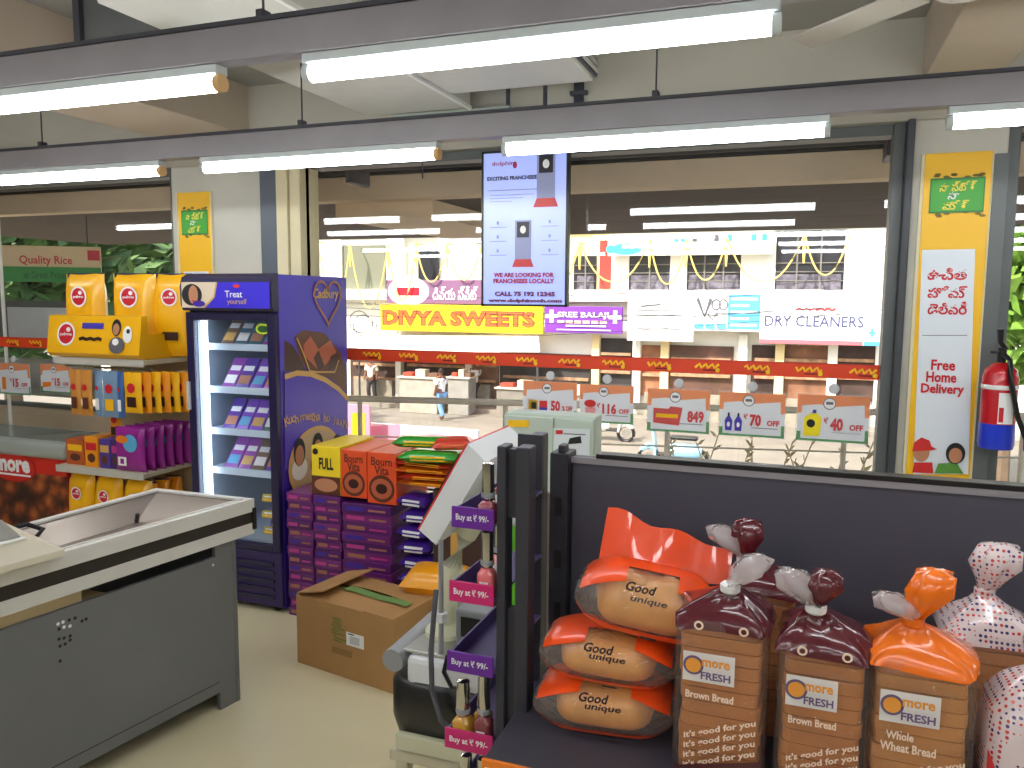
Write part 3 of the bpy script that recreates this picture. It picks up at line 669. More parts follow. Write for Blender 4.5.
# far-left pale panels outside the left window
PNL = mat('panel_grey', (188, 194, 196), .6, vary=.04); FRG = mat('panel_frame', (86, 94, 88), .6)
pn = thing('window_panel', 'pale grey blank panel in a dark green frame behind the left window', 'panel', at(45, 345, Y=4.6))
a, c = at(-20, 300, Y=4.6), at(92, 345, Y=4.6)
obj('frame', B().box(a.x, c.x, 4.6, 4.64, c.z - .05, a.z, .005), FRG, pn); a, c = at(8, 307, Y=4.6), at(80, 341, Y=4.6)
obj('sheet', B().box(a.x, c.x, 4.59, 4.6, c.z, a.z, .002), PNL, pn)
pn = thing('low_partition', 'beige low partition board outside the left window below the cards', 'panel', at(50, 430, Y=4.7))
a, c = at(-30, 402, Y=4.7), at(120, 440, Y=4.7)
obj('board', B().box(a.x, c.x, 4.7, 4.74, 0 - .06, a.z, .005), mat('board_beige', (206, 190, 160), .7, vary=.08, scale=3), pn)
obj('cap', B().box(a.x, c.x, 4.68, 4.76, a.z, a.z + .03, .004), FRG, pn)
pn = thing('upper_partition', 'grey backing board behind the two left price cards', 'panel', at(50, 380, Y=4.66))
a, c = at(-30, 356, Y=4.66), at(100, 400, Y=4.66)
obj('board', B().box(a.x, c.x, 4.66, 4.69, c.z, a.z, .005), mat('board_greygreen', (150, 156, 146), .7), pn)
obj('post', B().box(a.x, a.x + .05, 4.69, 4.73, -.06, a.z, .003), FRG, pn)
# quality rice board standing out on the porch, turned away to the left
qb = thing('rice_board', 'cream and green hanging board reading Quality Rice behind the left window', 'sign', (0, 0, 0))
A0 = at(-40, 268, Y=4.75); yaw = math.radians(37); U = V((math.sin(yaw) * -1, math.cos(yaw), 0))
U = V((.80, .60, 0)).normalized()
p00 = at(-38, 281, Y=4.75); z0 = p00.z
p10 = None
F = Face(qb, p00, U, (0, 0, 1), lift=.004)
u1, _ = F.px(102, 284); Hh = F.px(-38, 244)[1]
obj('board', B().box(0, u1, 0, .03, 0, Hh, .004, T(p00) @ Matrix(((U.x, -U.y, 0, 0), (U.y, U.x, 0, 0), (0, 0, 1, 0), (0, 0, 0, 1)))), mat('rice_cream', (232, 206, 160), .6), qb)
F.rect(.0, .0, u1, Hh * .42, GREEN)
F.text('Quality Rice', *F.px(46, 261), Hh * .3, RED, F.px(73, 262)[0] - F.px(20, 257)[0], .015); F.text('at Great Prices', *F.px(46, 275), Hh * .2, mat('rice_darkgreen', (20, 90, 50), .6), F.px(68, 275)[0] - F.px(24, 274)[0], .01, name='small_lettering')
F.rect(F.px(88, 262)[0], Hh * .62, F.px(100, 262)[0], Hh * .9, RED, 'red_mark'); F.flush()
for u_ in (.2, u1 - .1):
    q = p00 + U * u_; obj('hanging_wire', B().cyl((q.x, q.y, z0 + Hh), (q.x, q.y, 2.35), .004, 5), RAILD, qb)

# ================================================================ ON THE WINDOW WALL
# hanging screen
TY = 4.03
a, c = at(482, 152, Y=TY), at(567, 307, Y=TY); x0, x1, z0, z1 = a.x, c.x, c.z, a.z
tv = thing('display_screen', 'tall portrait advertising screen hanging in front of the middle window', 'screen', ((x0 + x1) / 2, TY, z0))
obj('housing', B().box(x0, x1, TY, TY + .045, z0, z1, .006), BLACK, tv)
obj('bezel', B().box(x0, x1, TY - .006, TY, z0, z0 + .012).box(x0, x1, TY - .006, TY, z1 - .012, z1).box(x0, x0 + .012, TY - .006, TY, z0, z1).box(x1 - .012, x1, TY - .006, TY, z0, z1), BLACK, tv)
obj('screen', B().box(x0 + .01, x1 - .01, TY - .003, TY, z0 + .01, z1 - .01), mat('screen_glow', (150, 164, 226), .25, emit=.62), tv)
for xa in (x0 + .14, x1 - .14): obj('mount_pole', B().cyl((xa, TY + .02, z1), (xa, TY + .02, CEIL), .012, 8), RAILD, tv)
F = Face(tv, (x0, TY - .0035, z0)); W_, H_ = x1 - x0, z1 - z0
SR = mat('screen_red', (160, 20, 64), .4, emit=.12); SM = mat('screen_maroon', (100, 14, 70), .4, emit=.1); SK = mat('screen_ink', (30, 30, 50), .4); SG = mat('screen_grey', (130, 136, 170), .4, emit=.25); SRD = mat('screen_redbase', (186, 50, 50), .4, emit=.15)
F.text('dolphin', *F.px(503, 164), H_ * .035, SR, W_ * .26, .015); F.ell(*F.px(515, 165), W_ * .025, H_ * .022, SR)
F.text('EXCITING FRANCHISEE', *F.px(512, 178), H_ * .026, SK, W_ * .58, .05)
for q in range(3): F.rect(W_ * .1, H_ * (.715 - q * .02), W_ * (.62 - q * .13), H_ * (.72 - q * .02), SG, 'text_line')
F.rect(W_ * .08, H_ * .745, W_ * .66, H_ * .752, SG, 'text_line')
def kiosk(cx, zb, k, nm_):
    F.poly([(cx - .075 * k, zb), (cx + .075 * k, zb), (cx + .055 * k, zb + .05 * k), (cx - .055 * k, zb + .05 * k)], SRD, nm_ + '_base'); F.rect(cx - .055 * k, zb + .05 * k, cx + .055 * k, zb + .3 * k, SG, nm_ + '_body')
    F.rect(cx - .042 * k, zb + .19 * k, cx + .042 * k, zb + .29 * k, SK, nm_ + '_screen'); F.ell(cx, zb + .24 * k, .02 * k, .025 * k, PAPER, nm_ + '_emblem')
kiosk(F.px(523, 267)[0], F.px(523, 267)[1], .82, 'front_kiosk'); kiosk(F.px(546, 207)[0], F.px(546, 207)[1], .92, 'upper_kiosk')
for sx in (.2, .8):
    for q in range(3):
        zq = H_ * (.51 - .09 * q); F.rect(W_ * (sx - .1), zq, W_ * (sx + .1), zq + .004, SG, 'text_line'); F.ell(W_ * sx, zq + .025, .007, .01, SG, 'icon')
F.text('WE ARE LOOKING FOR', *F.px(524, 275), H_ * .031, SR, W_ * .7, .05); F.text('FRANCHISEES LOCALLY', *F.px(524, 281), H_ * .031, SR, W_ * .71, .05)
F.text('CALL 75 192 12345', *F.px(525, 294), H_ * .031, SM, W_ * .7, .06); F.text('www.dolphinooh.com', *F.px(525, 301), H_ * .03, SM, W_ * .86, .06); F.flush()

# yellow banners on the columns
TEL_A, TEL_B, TEL_C = 'నా స్టోర్', 'నా', 'మోర్'
GBOX = mat('banner_green', (70, 170, 60), .5); LEAF = mat('banner_leaf', (130, 110, 40), .6); BW = mat('banner_white', (226, 234, 242), .5)
def banner(label, x0, x1, z0, z1):
    bn = thing('wall_banner', label, 'banner', ((x0 + x1) / 2, WY - .01, z0), 'yellow banners on the columns')
    obj('sheet', B().box(x0, x1, WY - .012, WY, z0, z1, .002), YEL, bn)
    obj('edge_strip', B().box(x0 - .015, x0, WY - .014, WY, z0, z1, .002), CREAM, bn); obj('edge_strip', B().box(x1, x1 + .012, WY - .014, WY, z0, z1, .002), CREAM, bn)
    F = Face(bn, (x0, WY - .012, z0)); w = x1 - x0; h = z1 - z0
    zt = h - .19
    rn = random.Random(2)
    for q in range(16):
        cu, cv = w / 2 + rn.uniform(-.5, .5) * w * .9, zt + rn.choice((-1, 1)) * .085 + rn.uniform(-.01, .01); F.ell(cu, cv, .014, .006, LEAF, 'leaf_print', n=8)
    F.rect(w * .1, zt - .078, w * .92, zt + .078, mat('banner_darkgreen', (40, 120, 60), .5)); F.rect(w * .12, zt - .07, w * .9, zt + .07, GBOX, 'green_box')
    YT = mat('banner_yellowtext', (250, 232, 90), .5)
    F.text(TEL_A, w * .52, zt + .04, .045, YT, w * .55, .02); F.text(TEL_B, w * .46, zt + .0, .036, PAPER, None, .02, name='white_lettering'); F.text(TEL_C, w * .5, zt - .043, .042, YT, w * .4, .02)
    return bn, F, w, h
bn, F, w, h = banner('tall yellow banner with free delivery text on the right column', .49, .758, .6, 2.315)
F.ppoly([(922, 250), (975, 249), (968, 474), (913, 474)], BW, 'white_panel')
for t_, (px, py), hh in (('ఉచిత', (947, 274), .055), ('హోమ్', (947, 292), .055), ('డెలివరీ', (947, 308), .06)): F.text(t_, *F.px(px, py), hh, RED, .16, .025)
F.ppoly([(922, 335), (967, 335), (967, 335.6), (922, 335.6)], DGREY, 'crease')
for t_, (px, py) in (('Free', (943, 365)), ('Home', (941, 377)), ('Delivery', (942, 390))): F.text(t_, *F.px(px, py), .05 if t_ != 'Delivery' else .058, RED, {'Free': .1, 'Home': .125, 'Delivery': .178}[t_], .03)
CAPR = mat('print_redcap', (210, 40, 40), .5)
F.ppoly([(912, 472), (914, 462), (932, 462), (933, 473)], CAPR, 'printed_shirt'); F.ell(*F.px(921, 452), .034, .045, SKIN, 'printed_head'); F.ppoly([(912, 451), (914, 442), (921, 437), (929, 440), (931, 446), (937, 449), (930, 450)], CAPR, 'printed_cap')
F.ppoly([(934, 473), (938, 463), (956, 462), (963, 473)], mat('print_sari', (90, 150, 60), .5), 'printed_dress'); F.ell(*F.px(955, 453), .04, .05, INK, 'printed_hair'); F.ell(*F.px(955, 455), .028, .036, SKIN, 'printed_face'); F.flush()
bn, F, w, h = banner('tall yellow banner on the left column above the fridge', -3.80, -3.545, .6, 2.305)
F.rect(w * .12, .2, w * .9, h - .50, BW, 'white_panel'); F.text('THAI HEM', w * .5, h - .64, .035, INK, w * .7, .02); F.flush()

# orange promotional band and acrylic price cards on the glass
BANDM = mat('band_orange', (226, 66, 28), .45); CY_ = GY - .045
def band(label, x0, x1, zt, zb, n):
    b_ = thing('promo_band', label, 'banner strip', ((x0 + x1) / 2, CY_ + .02, zb), 'orange strips on the window')
    obj('strip', B().box(x0, x1, CY_ + .02, CY_ + .024, zb, zt), BANDM, b_); F = Face(b_, (x0, CY_ + .02, zb)); h = zt - zb; w = x1 - x0
    for i in range(n):
        cu = w * (i + .6) / n; rn = random.Random(i)
        F.stroke([(cu - .06 + q * .011, h * (.55 + .14 * ((q * 7 + i) % 3 - 1))) for q in range(12)], h * .16, YEL, 'yellow_script'); F.rect(cu - .02, h * .2, cu + .07, h * .3, mat('band_dark', (110, 20, 10), .5), 'small_print')
        F.ell(cu + .055, h * .27, .012, .012, YEL, 'dot', n=8)
    F.flush(); obj('edge', B().box(x0, x1, CY_ + .017, CY_ + .02, zt - .004, zt), mat('band_edge', (196, 40, 20), .5), b_)
a, c = at(348, 350, Y=CY_ + .02), at(885, 379, Y=CY_ + .02)
band('long orange-red strip with yellow script across the middle window', -2.85, c.x, 1.338, 1.265, 13)
band('orange-red strip with yellow script across the left window', -7.0, -4.0, 1.338, 1.265, 13)
CARDW = mat('card_white', (232, 236, 242), .4); CARDO = mat('card_orange', (240, 132, 40), .45); CARDG = mat('card_green', (40, 150, 70), .45); ACR = film('acrylic', body=.06, gloss=1.0, rough=.05); CLIPM = mat('suction_clip', (200, 204, 208), .25)
def card(label, px0, px1, py0, py1, txt, art, bx=.56):
    a, b_ = at(px0, py0, Y=CY_), at(px1, py1, Y=CY_); zt = at((px0 + px1) / 2, (py0 * 1 + py0) / 2 + 1.5, Y=CY_).z; w = b_.x - a.x; h = w * .70
    r = thing('price_card', label, 'price card', ((a.x + b_.x) / 2, CY_, zt - h), 'price cards on the window')
    obj('card', B().box(a.x, b_.x, CY_ - .001, CY_ + .001, zt - h, zt), CARDW, r)
    obj('sleeve', B().box(a.x - .008, b_.x + .008, CY_ - .004, CY_ - .003, zt - h - .008, zt + .008), ACR, r)
    cl = obj('suction_clip', B().lathe([(.004, 0), (.022, .002), (.026, .01), (.012, .022), (.008, .04)], M=T(((a.x + b_.x) / 2, CY_ - .002, zt + .032)) @ RX(-PI / 2), n=16), CLIPM, r, True)
    F = Face(r, (a.x, CY_ - .001, zt - h), step=.0003, lift=.0003)
    F.poly([(0, h), (0, h * .60), (w * .06, h * .60), (w * .07, h * .76), (w * .3, h * .80), (w * .55, h * .76), (w * .93, h * .82), (w * .94, h * .55), (w, h * .55), (w, h)], CARDO, 'orange_border')
    F.poly([(0, 0), (w, 0), (w, h * .28), (w * .95, h * .28), (w * .95, h * .05), (w * .06, h * .05), (w * .06, h * .2), (0, h * .2)], CARDG, 'green_border')
    F.ell(w * .45, h * .82, h * .13, h * .13, DGREY, 'badge'); F.ell(w * .45, h * .82, h * .11, h * .11, PAPER, 'badge_disc'); F.rect(w * .40, h * .80, w * .50, h * .86, DGREY, 'badge_mark')
    big, small = txt
    F.text(big.replace('₹', ''), w * bx, h * .38, h * .28, RED, w * .088 * len(big.replace('₹', '')), .05)
    if '₹' in big: F.text('₹', w * bx - w * .05 * len(big) - w * .0, h * .46, h * .13, RED, None, .02)
    if small: F.text(small, w * .83, h * .33, h * .13, RED, w * .19, .04)
    F.rect(w * .5, h * .2, w * .9, h * .215, DGREY, 'small_print'); art(F, w, h); F.flush(); return r
REDP = mat('pack_red', (205, 40, 40), .4); BLUV = mat('bottle_violet', (72, 60, 170), .35); YELB = mat('bottle_yellow', (240, 220, 40), .35)
def art50(F, w, h): F.rect(w * .1, h * .2, w * .28, h * .52, YEL, 'printed_pack'); F.rect(w * .16, h * .28, w * .25, h * .45, INK, 'printed_mark'); F.rect(w * .31, h * .22, w * .46, h * .5, REDP, 'printed_pack'); F.rect(w * .31, h * .22, w * .46, h * .33, BLUV, 'printed_mark')
def art116(F, w, h): F.ell(w * .2, h * .5, w * .11, h * .1, REDP, 'printed_bowl'); F.rect(w * .11, h * .18, w * .3, h * .4, mat('pack_rose', (222, 150, 150), .5), 'printed_pack')
def art849(F, w, h): F.poly([(w * .1, h * .2), (w * .52, h * .16), (w * .57, h * .58), (w * .38, h * .6), (w * .34, h * .54), (w * .1, h * .55)], REDP, 'printed_pack'); F.rect(w * .14, h * .33, w * .5, h * .42, YEL, 'printed_mark')
def art70(F, w, h):
    for q in (.15, .3): F.poly([(w * (q - .05), h * .12), (w * (q + .05), h * .12), (w * (q + .06), h * .35), (w * (q + .02), h * .45), (w * (q - .02), h * .45), (w * (q - .06), h * .35)], BLUV, 'printed_bottle'); F.rect(w * (q - .015), h * .45, w * (q + .015), h * .53, INK, 'printed_cap'); F.ell(w * q, h * .26, w * .025, h * .06, PAPER, 'printed_mark', n=10)
def art40(F, w, h): F.poly([(w * .1, h * .1), (w * .33, h * .12), (w * .35, h * .5), (w * .29, h * .6), (w * .2, h * .6), (w * .1, h * .5)], YELB, 'printed_bottle'); F.rect(w * .22, h * .6, w * .27, h * .68, BLUV, 'printed_cap'); F.ell(w * .2, h * .38, w * .06, h * .09, INK, 'printed_mark')
def art15(F, w, h): F.rect(w * .14, h * .15, w * .26, h * .55, ORANGE, 'printed_pack')
def art15b(F, w, h): F.poly([(w * .06, h * .16), (w * .34, h * .24), (w * .36, h * .38), (w * .08, h * .36)], ORANGE, 'printed_pack')
card('price card with red 50 percent off beside the screen corner', 523.5, 576.5, 380, 418, ('50', '% OFF'), art50, .61)
card('price card with red 116 off and a red bowl picture', 580, 633, 383.5, 427, ('₹116', 'OFF'), art116)
card('price card with red 849 and red snack packs', 648, 709, 388, 433, ('849', ''), art849, .78)
card('price card with red 70 off and two violet bottles', 720, 784, 391.5, 437, ('₹70', 'OFF'), art70)
card('price card with red 40 off and a yellow bottle', 798, 868, 394, 441, ('₹40', 'OFF'), art40)
card('price card with red 15 off at the left picture edge', -3, 31, 362, 394, ('₹15', 'OFF'), art15)
card('price card with red 15 off next to the yellow pet food shelf', 40, 72, 363, 397, ('₹15', 'OFF'), art15b)

# fire extinguisher on the right window post
ex, ey, ez, k_ = .825, 3.985, 1.0, .80
XM = T((ex, ey, ez)) @ Matrix.Scale(k_, 4) @ T((-ex, -ey, -ez))
def xobj(n, b, *a):
    b.bm.transform(XM); return obj(n, b, *a)
fe = thing('fire_extinguisher', 'red and blue fire extinguisher with a black hose beside the right column', 'extinguisher', (ex, ey, ez))
xobj('cylinder', B().lathe([(.06, .13), (.088, .13), (.088, .40), (.078, .44), (.04, .475), (.03, .48)], (ex, ey, ez), 24), mat('extinguisher_red', (196, 22, 34), .25, coat=.5), fe, True)
xobj('blue_base', B().lathe([(.05, 0), (.084, .005), (.09, .03), (.0885, .14), (.0885, .145)], (ex, ey, ez), 24), mat('extinguisher_blue', (30, 60, 210), .3, coat=.5), fe, True)
xobj('strap', B().lathe([(.089, .335), (.0905, .337), (.0905, .357), (.089, .359)], (ex, ey, ez), 24), PAPER, fe, True)
xobj('valve', B().cyl((ex, ey, ez + .47), (ex, ey, ez + .56), .022, 12).box(ex - .06, ex + .02, ey - .015, ey + .015, ez + .53, ez + .545, .004), BLACK, fe, True)
xobj('lever', B().tube([(ex + .02, ey, ez + .55), (ex - .01, ey, ez + .59), (ex - .015, ey, ez + .66)], [.012, .015, .018], 8), BLACK, fe, True)
xobj('hose', B().tube([(ex, ey - .02, ez + .53), (ex + .02, ey - .09, ez + .5), (ex + .03, ey - .11, ez + .38), (ex + .07, ey - .11, ez + .2), (ex + .12, ey - .1, ez + .08)], .014, 8), BLACK, fe, True)
xobj('nozzle', B().cyl((ex + .12, ey - .1, ez + .08), (ex + .135, ey - .1, ez + .02), .014, 10, .026), REDP, fe, True)
xobj('label', B().grid(lambda u_, v_: (ex + .0895 * math.sin(-.2 + u_ * .9), ey - .0895 * math.cos(-.2 + u_ * .9), ez + .15 + v_ * .17), 6, 1), PAPER, fe)
xobj('label_print', B().grid(lambda u_, v_: (ex + .090 * math.sin(-.15 + u_ * .25), ey - .090 * math.cos(-.15 + u_ * .25), ez + .16 + v_ * .08), 3, 1), RED, fe)
xobj('wall_bracket', B().box(ex - .03, ex + .03, ey + .085, ey + .14, ez + .25, ez + .4, .003), BLACK, fe)

# ================================================================ FRIDGE
FX0, FX1, FY0, FY1 = -3.04, -2.478, 3.31, 3.97
FP = mat('fridge_purple', (58, 34, 150), .3, coat=.3); FN = mat('fridge_navy', (28, 22, 66), .3, coat=.3); FW = mat('fridge_liner', (150, 168, 186), .4)
fr = thing('display_fridge', 'tall purple glass-door chocolate fridge with printed side', 'fridge', ((FX0 + FX1) / 2, (FY0 + FY1) / 2, 0))
obj('side_panel', B().box(FX1 - .03, FX1, FY0 + .03, FY1, .02, 1.76, .004), FP, fr); obj('side_panel', B().box(FX0, FX0 + .03, FY0 + .03, FY1, .02, 1.76, .004), FN, fr)
obj('back_panel', B().box(FX0 + .03, FX1 - .03, FY1 - .03, FY1, .02, 1.76), FW, fr); obj('top_panel', B().box(FX0 + .03, FX1 - .03, FY0 + .03, FY1 - .03, 1.55, 1.75), FN, fr)
obj('liner_floor', B().box(FX0 + .03, FX1 - .03, FY0 + .05, FY1 - .03, .30, .37), FW, fr)
for xa in (FX0 + .03, FX1 - .034): obj('liner_wall', B().box(xa, xa + .004, FY0 + .05, FY1 - .03, .37, 1.55), FW, fr)
hd = obj('header', B().rings([[V((x, y, z)) for y, z in [(FY0 + .03, 1.575), (FY0 - .01, 1.575), (FY0 - .025, 1.6), (FY0 - .028, 1.7), (FY0 - .012, 1.745), (FY0 + .03, 1.765)]] for x in (FX0 - .005, FX1 + .002)]), FN, fr)
F = Face(hd, (FX0, FY0 - .0285, 1.585))
F.rect(.008, .004, .555, .135, mat('header_blue', (60, 44, 215), .3, emit=0), 'header_print')
F.poly([(.008, .004), (.15, .004), (.215, .06), (.235, .135), (.008, .135)], mat('header_cream', (224, 206, 180), .4)); F.stroke([(.15, .004), (.215, .06), (.235, .135)], .01, GOLD)
F.ell(.075, .07, .065, .056, INK, 'printed_hair'); F.ell(.085, .07, .03, .048, SKIN, 'printed_face'); F.rect(.075, .035, .095, .042, RED, 'printed_lips'); F.ell(.12, .025, .04, .016, PURPLE, 'printed_blouse')
F.text('Treat', .34, .075, .034, PAPER, None, .01); F.text('yourself', .36, .034, .034, GOLD, None, .005, name='gold_lettering'); F.ell(.36, .115, .022, .009, REDP, 'heart_print'); F.flush()
# door
dr_ = obj('door', B().box(FX0 + .0, FX0 + .045, FY0, FY0 + .035, .33, 1.565, .004).box(FX1 - .052, FX1 - .004, FY0, FY0 + .035, .33, 1.565, .004).box(FX0 + .045, FX1 - .052, FY0, FY0 + .035, 1.525, 1.565, .004).box(FX0 + .045, FX1 - .052, FY0, FY0 + .035, .33, .365, .004), FN, fr)
obj('door_glass', B().box(FX0 + .045, FX1 - .052, FY0 + .014, FY0 + .02, .365, 1.525), film('fridge_glass', (200, 215, 255), body=.02, gloss=.8, rough=.01), dr_)
obj('handle', B().box(FX0 + .002, FX0 + .02, FY0 - .018, FY0, 1.05, 1.2, .004), mat('handle_grey', (190, 192, 200), .3), dr_)
F = Face(dr_, (FX1 - .13, FY0 + .0138, 1.44)); F.ell(.045, .045, .045, .027, mat('sticker_lime', (190, 214, 40), .5), 'sticker'); F.ell(.045, .045, .032, .018, mat('sticker_green', (30, 90, 40), .5), 'sticker_mark'); F.flush()
obj('light_strip', B().box(FX0 + .05, FX0 + .082, FY0 + .05, FY0 + .07, .4, 1.52, .004), mat('fridge_led', (225, 240, 255), .4, emit=5.5), fr)
obj('kick_panel', B().box(FX0 + .004, FX1 - .004, FY0 + .01, FY0 + .04, .03, .325, .006), mat('kick_purple', (50, 34, 92), .4), fr)
for i in range(5): obj('kick_slat', B().box(FX0 + .03, FX1 - .05, FY0 + .0, FY0 + .012, .07 + i * .045, .09 + i * .045, .003), FN, fr)
for xa in (FX0 + .04, FX1 - .07):
    for ya in (FY0 + .06, FY1 - .1): obj('foot', B().cyl((xa, ya, 0), (xa, ya, .03), .02, 10), BLACK, fr)
SHZ = (1.395, 1.165, .94, .725)
for z in SHZ:
    sh = obj('shelf', B().box(FX0 + .035, FX1 - .036, FY0 + .10, FY1 - .04, z - .008, z, .002), mat('shelf_glassy', (190, 205, 222), .25), fr)
    obj('price_rail', B().box(FX0 + .035, FX1 - .036, FY0 + .085, FY0 + .10, z - .03, z + .006, .002), mat('price_rail', (205, 225, 245), .3), sh)
# printed side
F = Face(fr, (FX1, FY0 + .03, .02), (0, 1, 0), (0, 0, 1)); SW_, SH_ = FY1 - FY0 - .03, 1.74
CHO = mat('print_chocolate', (96, 50, 34), .35); CHOL = mat('print_choc_light', (186, 96, 66), .35); CHOD = mat('print_choc_dark', (56, 28, 24), .35); BEI = mat('print_beige', (196, 168, 128), .4); VIO = mat('fridge_violet', (74, 52, 190), .3, coat=.3)
F.rect(.0, SH_ * .72, SW_, SH_, mat('fridge_blue_violet', (70, 56, 190), .3, coat=.3), 'upper_print')
F.ppoly([(284, 340), (292, 345), (300, 358), (306, 372), (284, 372)], CHOD); F.ppoly([(294, 336), (303, 330), (324, 333), (340, 352), (346, 372), (346, 392), (330, 378), (310, 373), (300, 360)], CHO, 'choc_print')
F.ppoly([(303, 345), (310, 336), (318, 349), (330, 340), (336, 352), (324, 366), (318, 370), (304, 356)], CHOL, 'choc_print'); F.ppoly([(318, 350), (324, 366), (318, 371), (313, 358)], CHOD, 'choc_print_dark'); F.ppoly([(330, 356), (337, 352), (340, 364), (327, 371)], CHOD, 'choc_print_dark')
F.ppoly([(284, 372), (300, 371), (320, 377), (336, 386), (347, 398), (347, 470), (284, 470)], VIO, 'lower_print')
F.stroke([F.px(*p) for p in [(284, 377), (296, 373), (310, 374), (325, 380), (338, 389), (347, 399)]], .028, GOLD, 'gold_arc')
F.stroke([F.px(*p) for p in [(296, 338), (302, 352), (309, 371), (316, 372), (334, 372), (338, 360)]], .01, GOLD, 'gold_line')
F.text('Cadbury', *F.px(325, 295), .07, GOLD, .25, .02, slant=.2, name='brand_lettering'); F.stroke([(F.px(327, 300)[0] + .13 * math.sin(t) ** 3, F.px(327, 300)[1] + .0085 * (13 * math.cos(t) - 5 * math.cos(2 * t) - 2 * math.cos(3 * t) - math.cos(4 * t))) for t in [i * PI / 14 for i in range(29)]], .014, mat('gold_brown', (170, 110, 70), .4), 'heart_outline')
s_txt = 'Kuch meetha ho jaaye'
for i, ch in enumerate(s_txt):
    if ch != ' ':
        t = i / (len(s_txt) - 1); p_ = F.px(286 + 60 * t, 424 - 10 * math.sin(PI * (t * .75 + .1)) + 6 * t); F.text(ch, p_[0], p_[1], .05 if ch in 'Khtjy' else .034, GOLD, None, .008, rot=.3 - .7 * t, name='arc_lettering')
pc = F.px(315, 462); F.ell(pc[0] - .0, pc[1], .25, .2, GOLD, 'oval_frame'); F.ell(pc[0], pc[1], .23, .18, BEI, 'oval_print')
for q, (px, py) in enumerate(((298, 452), (316, 446), (335, 447))):
    cu, cv = F.px(px, py); F.ell(cu, cv - .09, .07, .06, (PAPER, REDP, PURPLE)[q], 'printed_shirt'); F.ell(cu, cv, .052, .075, INK, 'printed_hair'); F.ell(cu, cv - .018, .038, .055, SKIN, 'printed_face')
F.flush()
# chocolate bars on the fridge shelves
BARM = [mat('bar_%d' % i, c_, .3, coat=.4) for i, c_ in enumerate([(118, 52, 190), (86, 40, 160), (150, 60, 170), (64, 110, 130), (120, 90, 60), (60, 90, 70), (190, 170, 40)])]
def choc(ix, iy, x, y, z, w, h, t, m, ac, lab):
    r = thing('chocolate_bar', lab, 'chocolate', (x, y, z), 'chocolate bars in the fridge'); M = T((x, y, z)) @ RZ(.05 * ((ix * 7 + iy) % 3 - 1)) @ RX(math.radians(-38 if h > .1 else -20))
    obj('wrapper', B().box(-w / 2, w / 2, 0, t, 0, h, .003, M), m, r)
    F = Face(r, M @ V((-w / 2, 0, 0)), M.to_3x3() @ V((1, 0, 0)), M.to_3x3() @ V((0, 0, 1)))
    F.rect(w * .12, h * .55, w * .88, h * .72, PAPER, 'white_mark'); F.rect(w * .1, h * .12, w * .9, h * .4, ac, 'picture'); F.flush()
rows = [(1.395, [(-.01, .085, 4), (.08, .085, 3), (.17, .085, 3), (.26, .075, 2), (.34, .075, 0)]), (1.165, [(-.01, .085, 2), (.08, .085, 1), (.17, .085, 0), (.26, .08, 2), (.34, .08, 1)]), (.94, [(-.01, .08, 1), (.075, .08, 0), (.16, .085, 0), (.25, .08, 5), (.335, .08, 0)]), (.725, [(-.01, .09, 2), (.085, .08, 2), (.17, .08, 4), (.255, .08, 1), (.34, .08, 2)])]
nm = ['top', 'second', 'third', 'lowest']; co_ = ['violet', 'dark violet', 'plum', 'teal', 'brown', 'green', 'yellow']
for iy, (z, L) in enumerate(rows):
    for ix, (dx, w_, ci) in enumerate(L):
        choc(ix, iy, FX0 + .115 + dx + w_ / 2, FY0 + .13, z, w_ * 1.0, .19, .02, BARM[ci], (GOLD, PAPER, SKIN, BLUEP)[(ix + iy) % 4], '%s chocolate bar, %s from the left on the %s fridge shelf' % (co_[ci], ORD[ix], nm[iy]))
for i in range(5):
    choc(i, 9, FX1 - .16 + .05 * (i % 2), FY0 + .14, .371 + .045 * i, .13, .042, .06, BARM[6 if i % 2 == 0 else 1], YEL, 'small %s pack, %s from the bottom of the fridge floor pile' % ('yellow' if i % 2 == 0 else 'violet', ORD[i]))

# ================================================================ CARTON STACK beside the fridge
CART = [mat('carton_%d' % i, c_, .35, vary=.1, scale=14, coat=.2) for i, c_ in enumerate([(96, 30, 110), (110, 34, 118), (84, 26, 104), (120, 40, 120)])]
GLD2 = mat('carton_gold', (170, 110, 90), .5); PINK2 = mat('carton_pink', (190, 60, 140), .4)
def carton(x0, x1, y0, y1, z0, z1, m, lab, deco):
    r = thing('chocolate_carton', lab, 'carton', ((x0 + x1) / 2, (y0 + y1) / 2, z0), 'purple chocolate cartons stacked by the fridge')
    obj('carton', B().box(x0, x1, y0, y1, z0 + .0008, z1 - .0004, .002), m, r); F = Face(r, (x0, y0, z0)); w, h = x1 - x0, z1 - z0
    F.rect(w * .08, h * .3, w * .45, h * .7, (GLD2, PINK2, PURPLE)[deco % 3], 'printed_patch'); F.rect(w * .55, h * .35, w * .9, h * .55, (PINK2, GLD2, GLD2)[deco % 3], 'printed_mark'); F.flush()
xs = [(-2.448, -2.29), (-2.286, -2.125), (-2.12, -1.84)]; ns = [14, 14, 13]
for ci, (xa, xb) in enumerate(xs):
    hh = (.655, .655, .632)[ci] / ns[ci]
    for k in range(ns[ci]):
        j = .006 * math.sin(k * 2.3 + ci * 1.7)
        carton(xa + .001 + max(j, 0), xb - .001 + min(j, 0), 3.325 + .006 * math.sin(k * 1.7 + ci), 3.62, k * hh, (k + 1) * hh, CART[(k * 3 + ci) % 4], 'purple carton, %s from the floor in the %s stack column' % (ORD[k], ('left', 'middle', 'right')[ci]), k + ci)
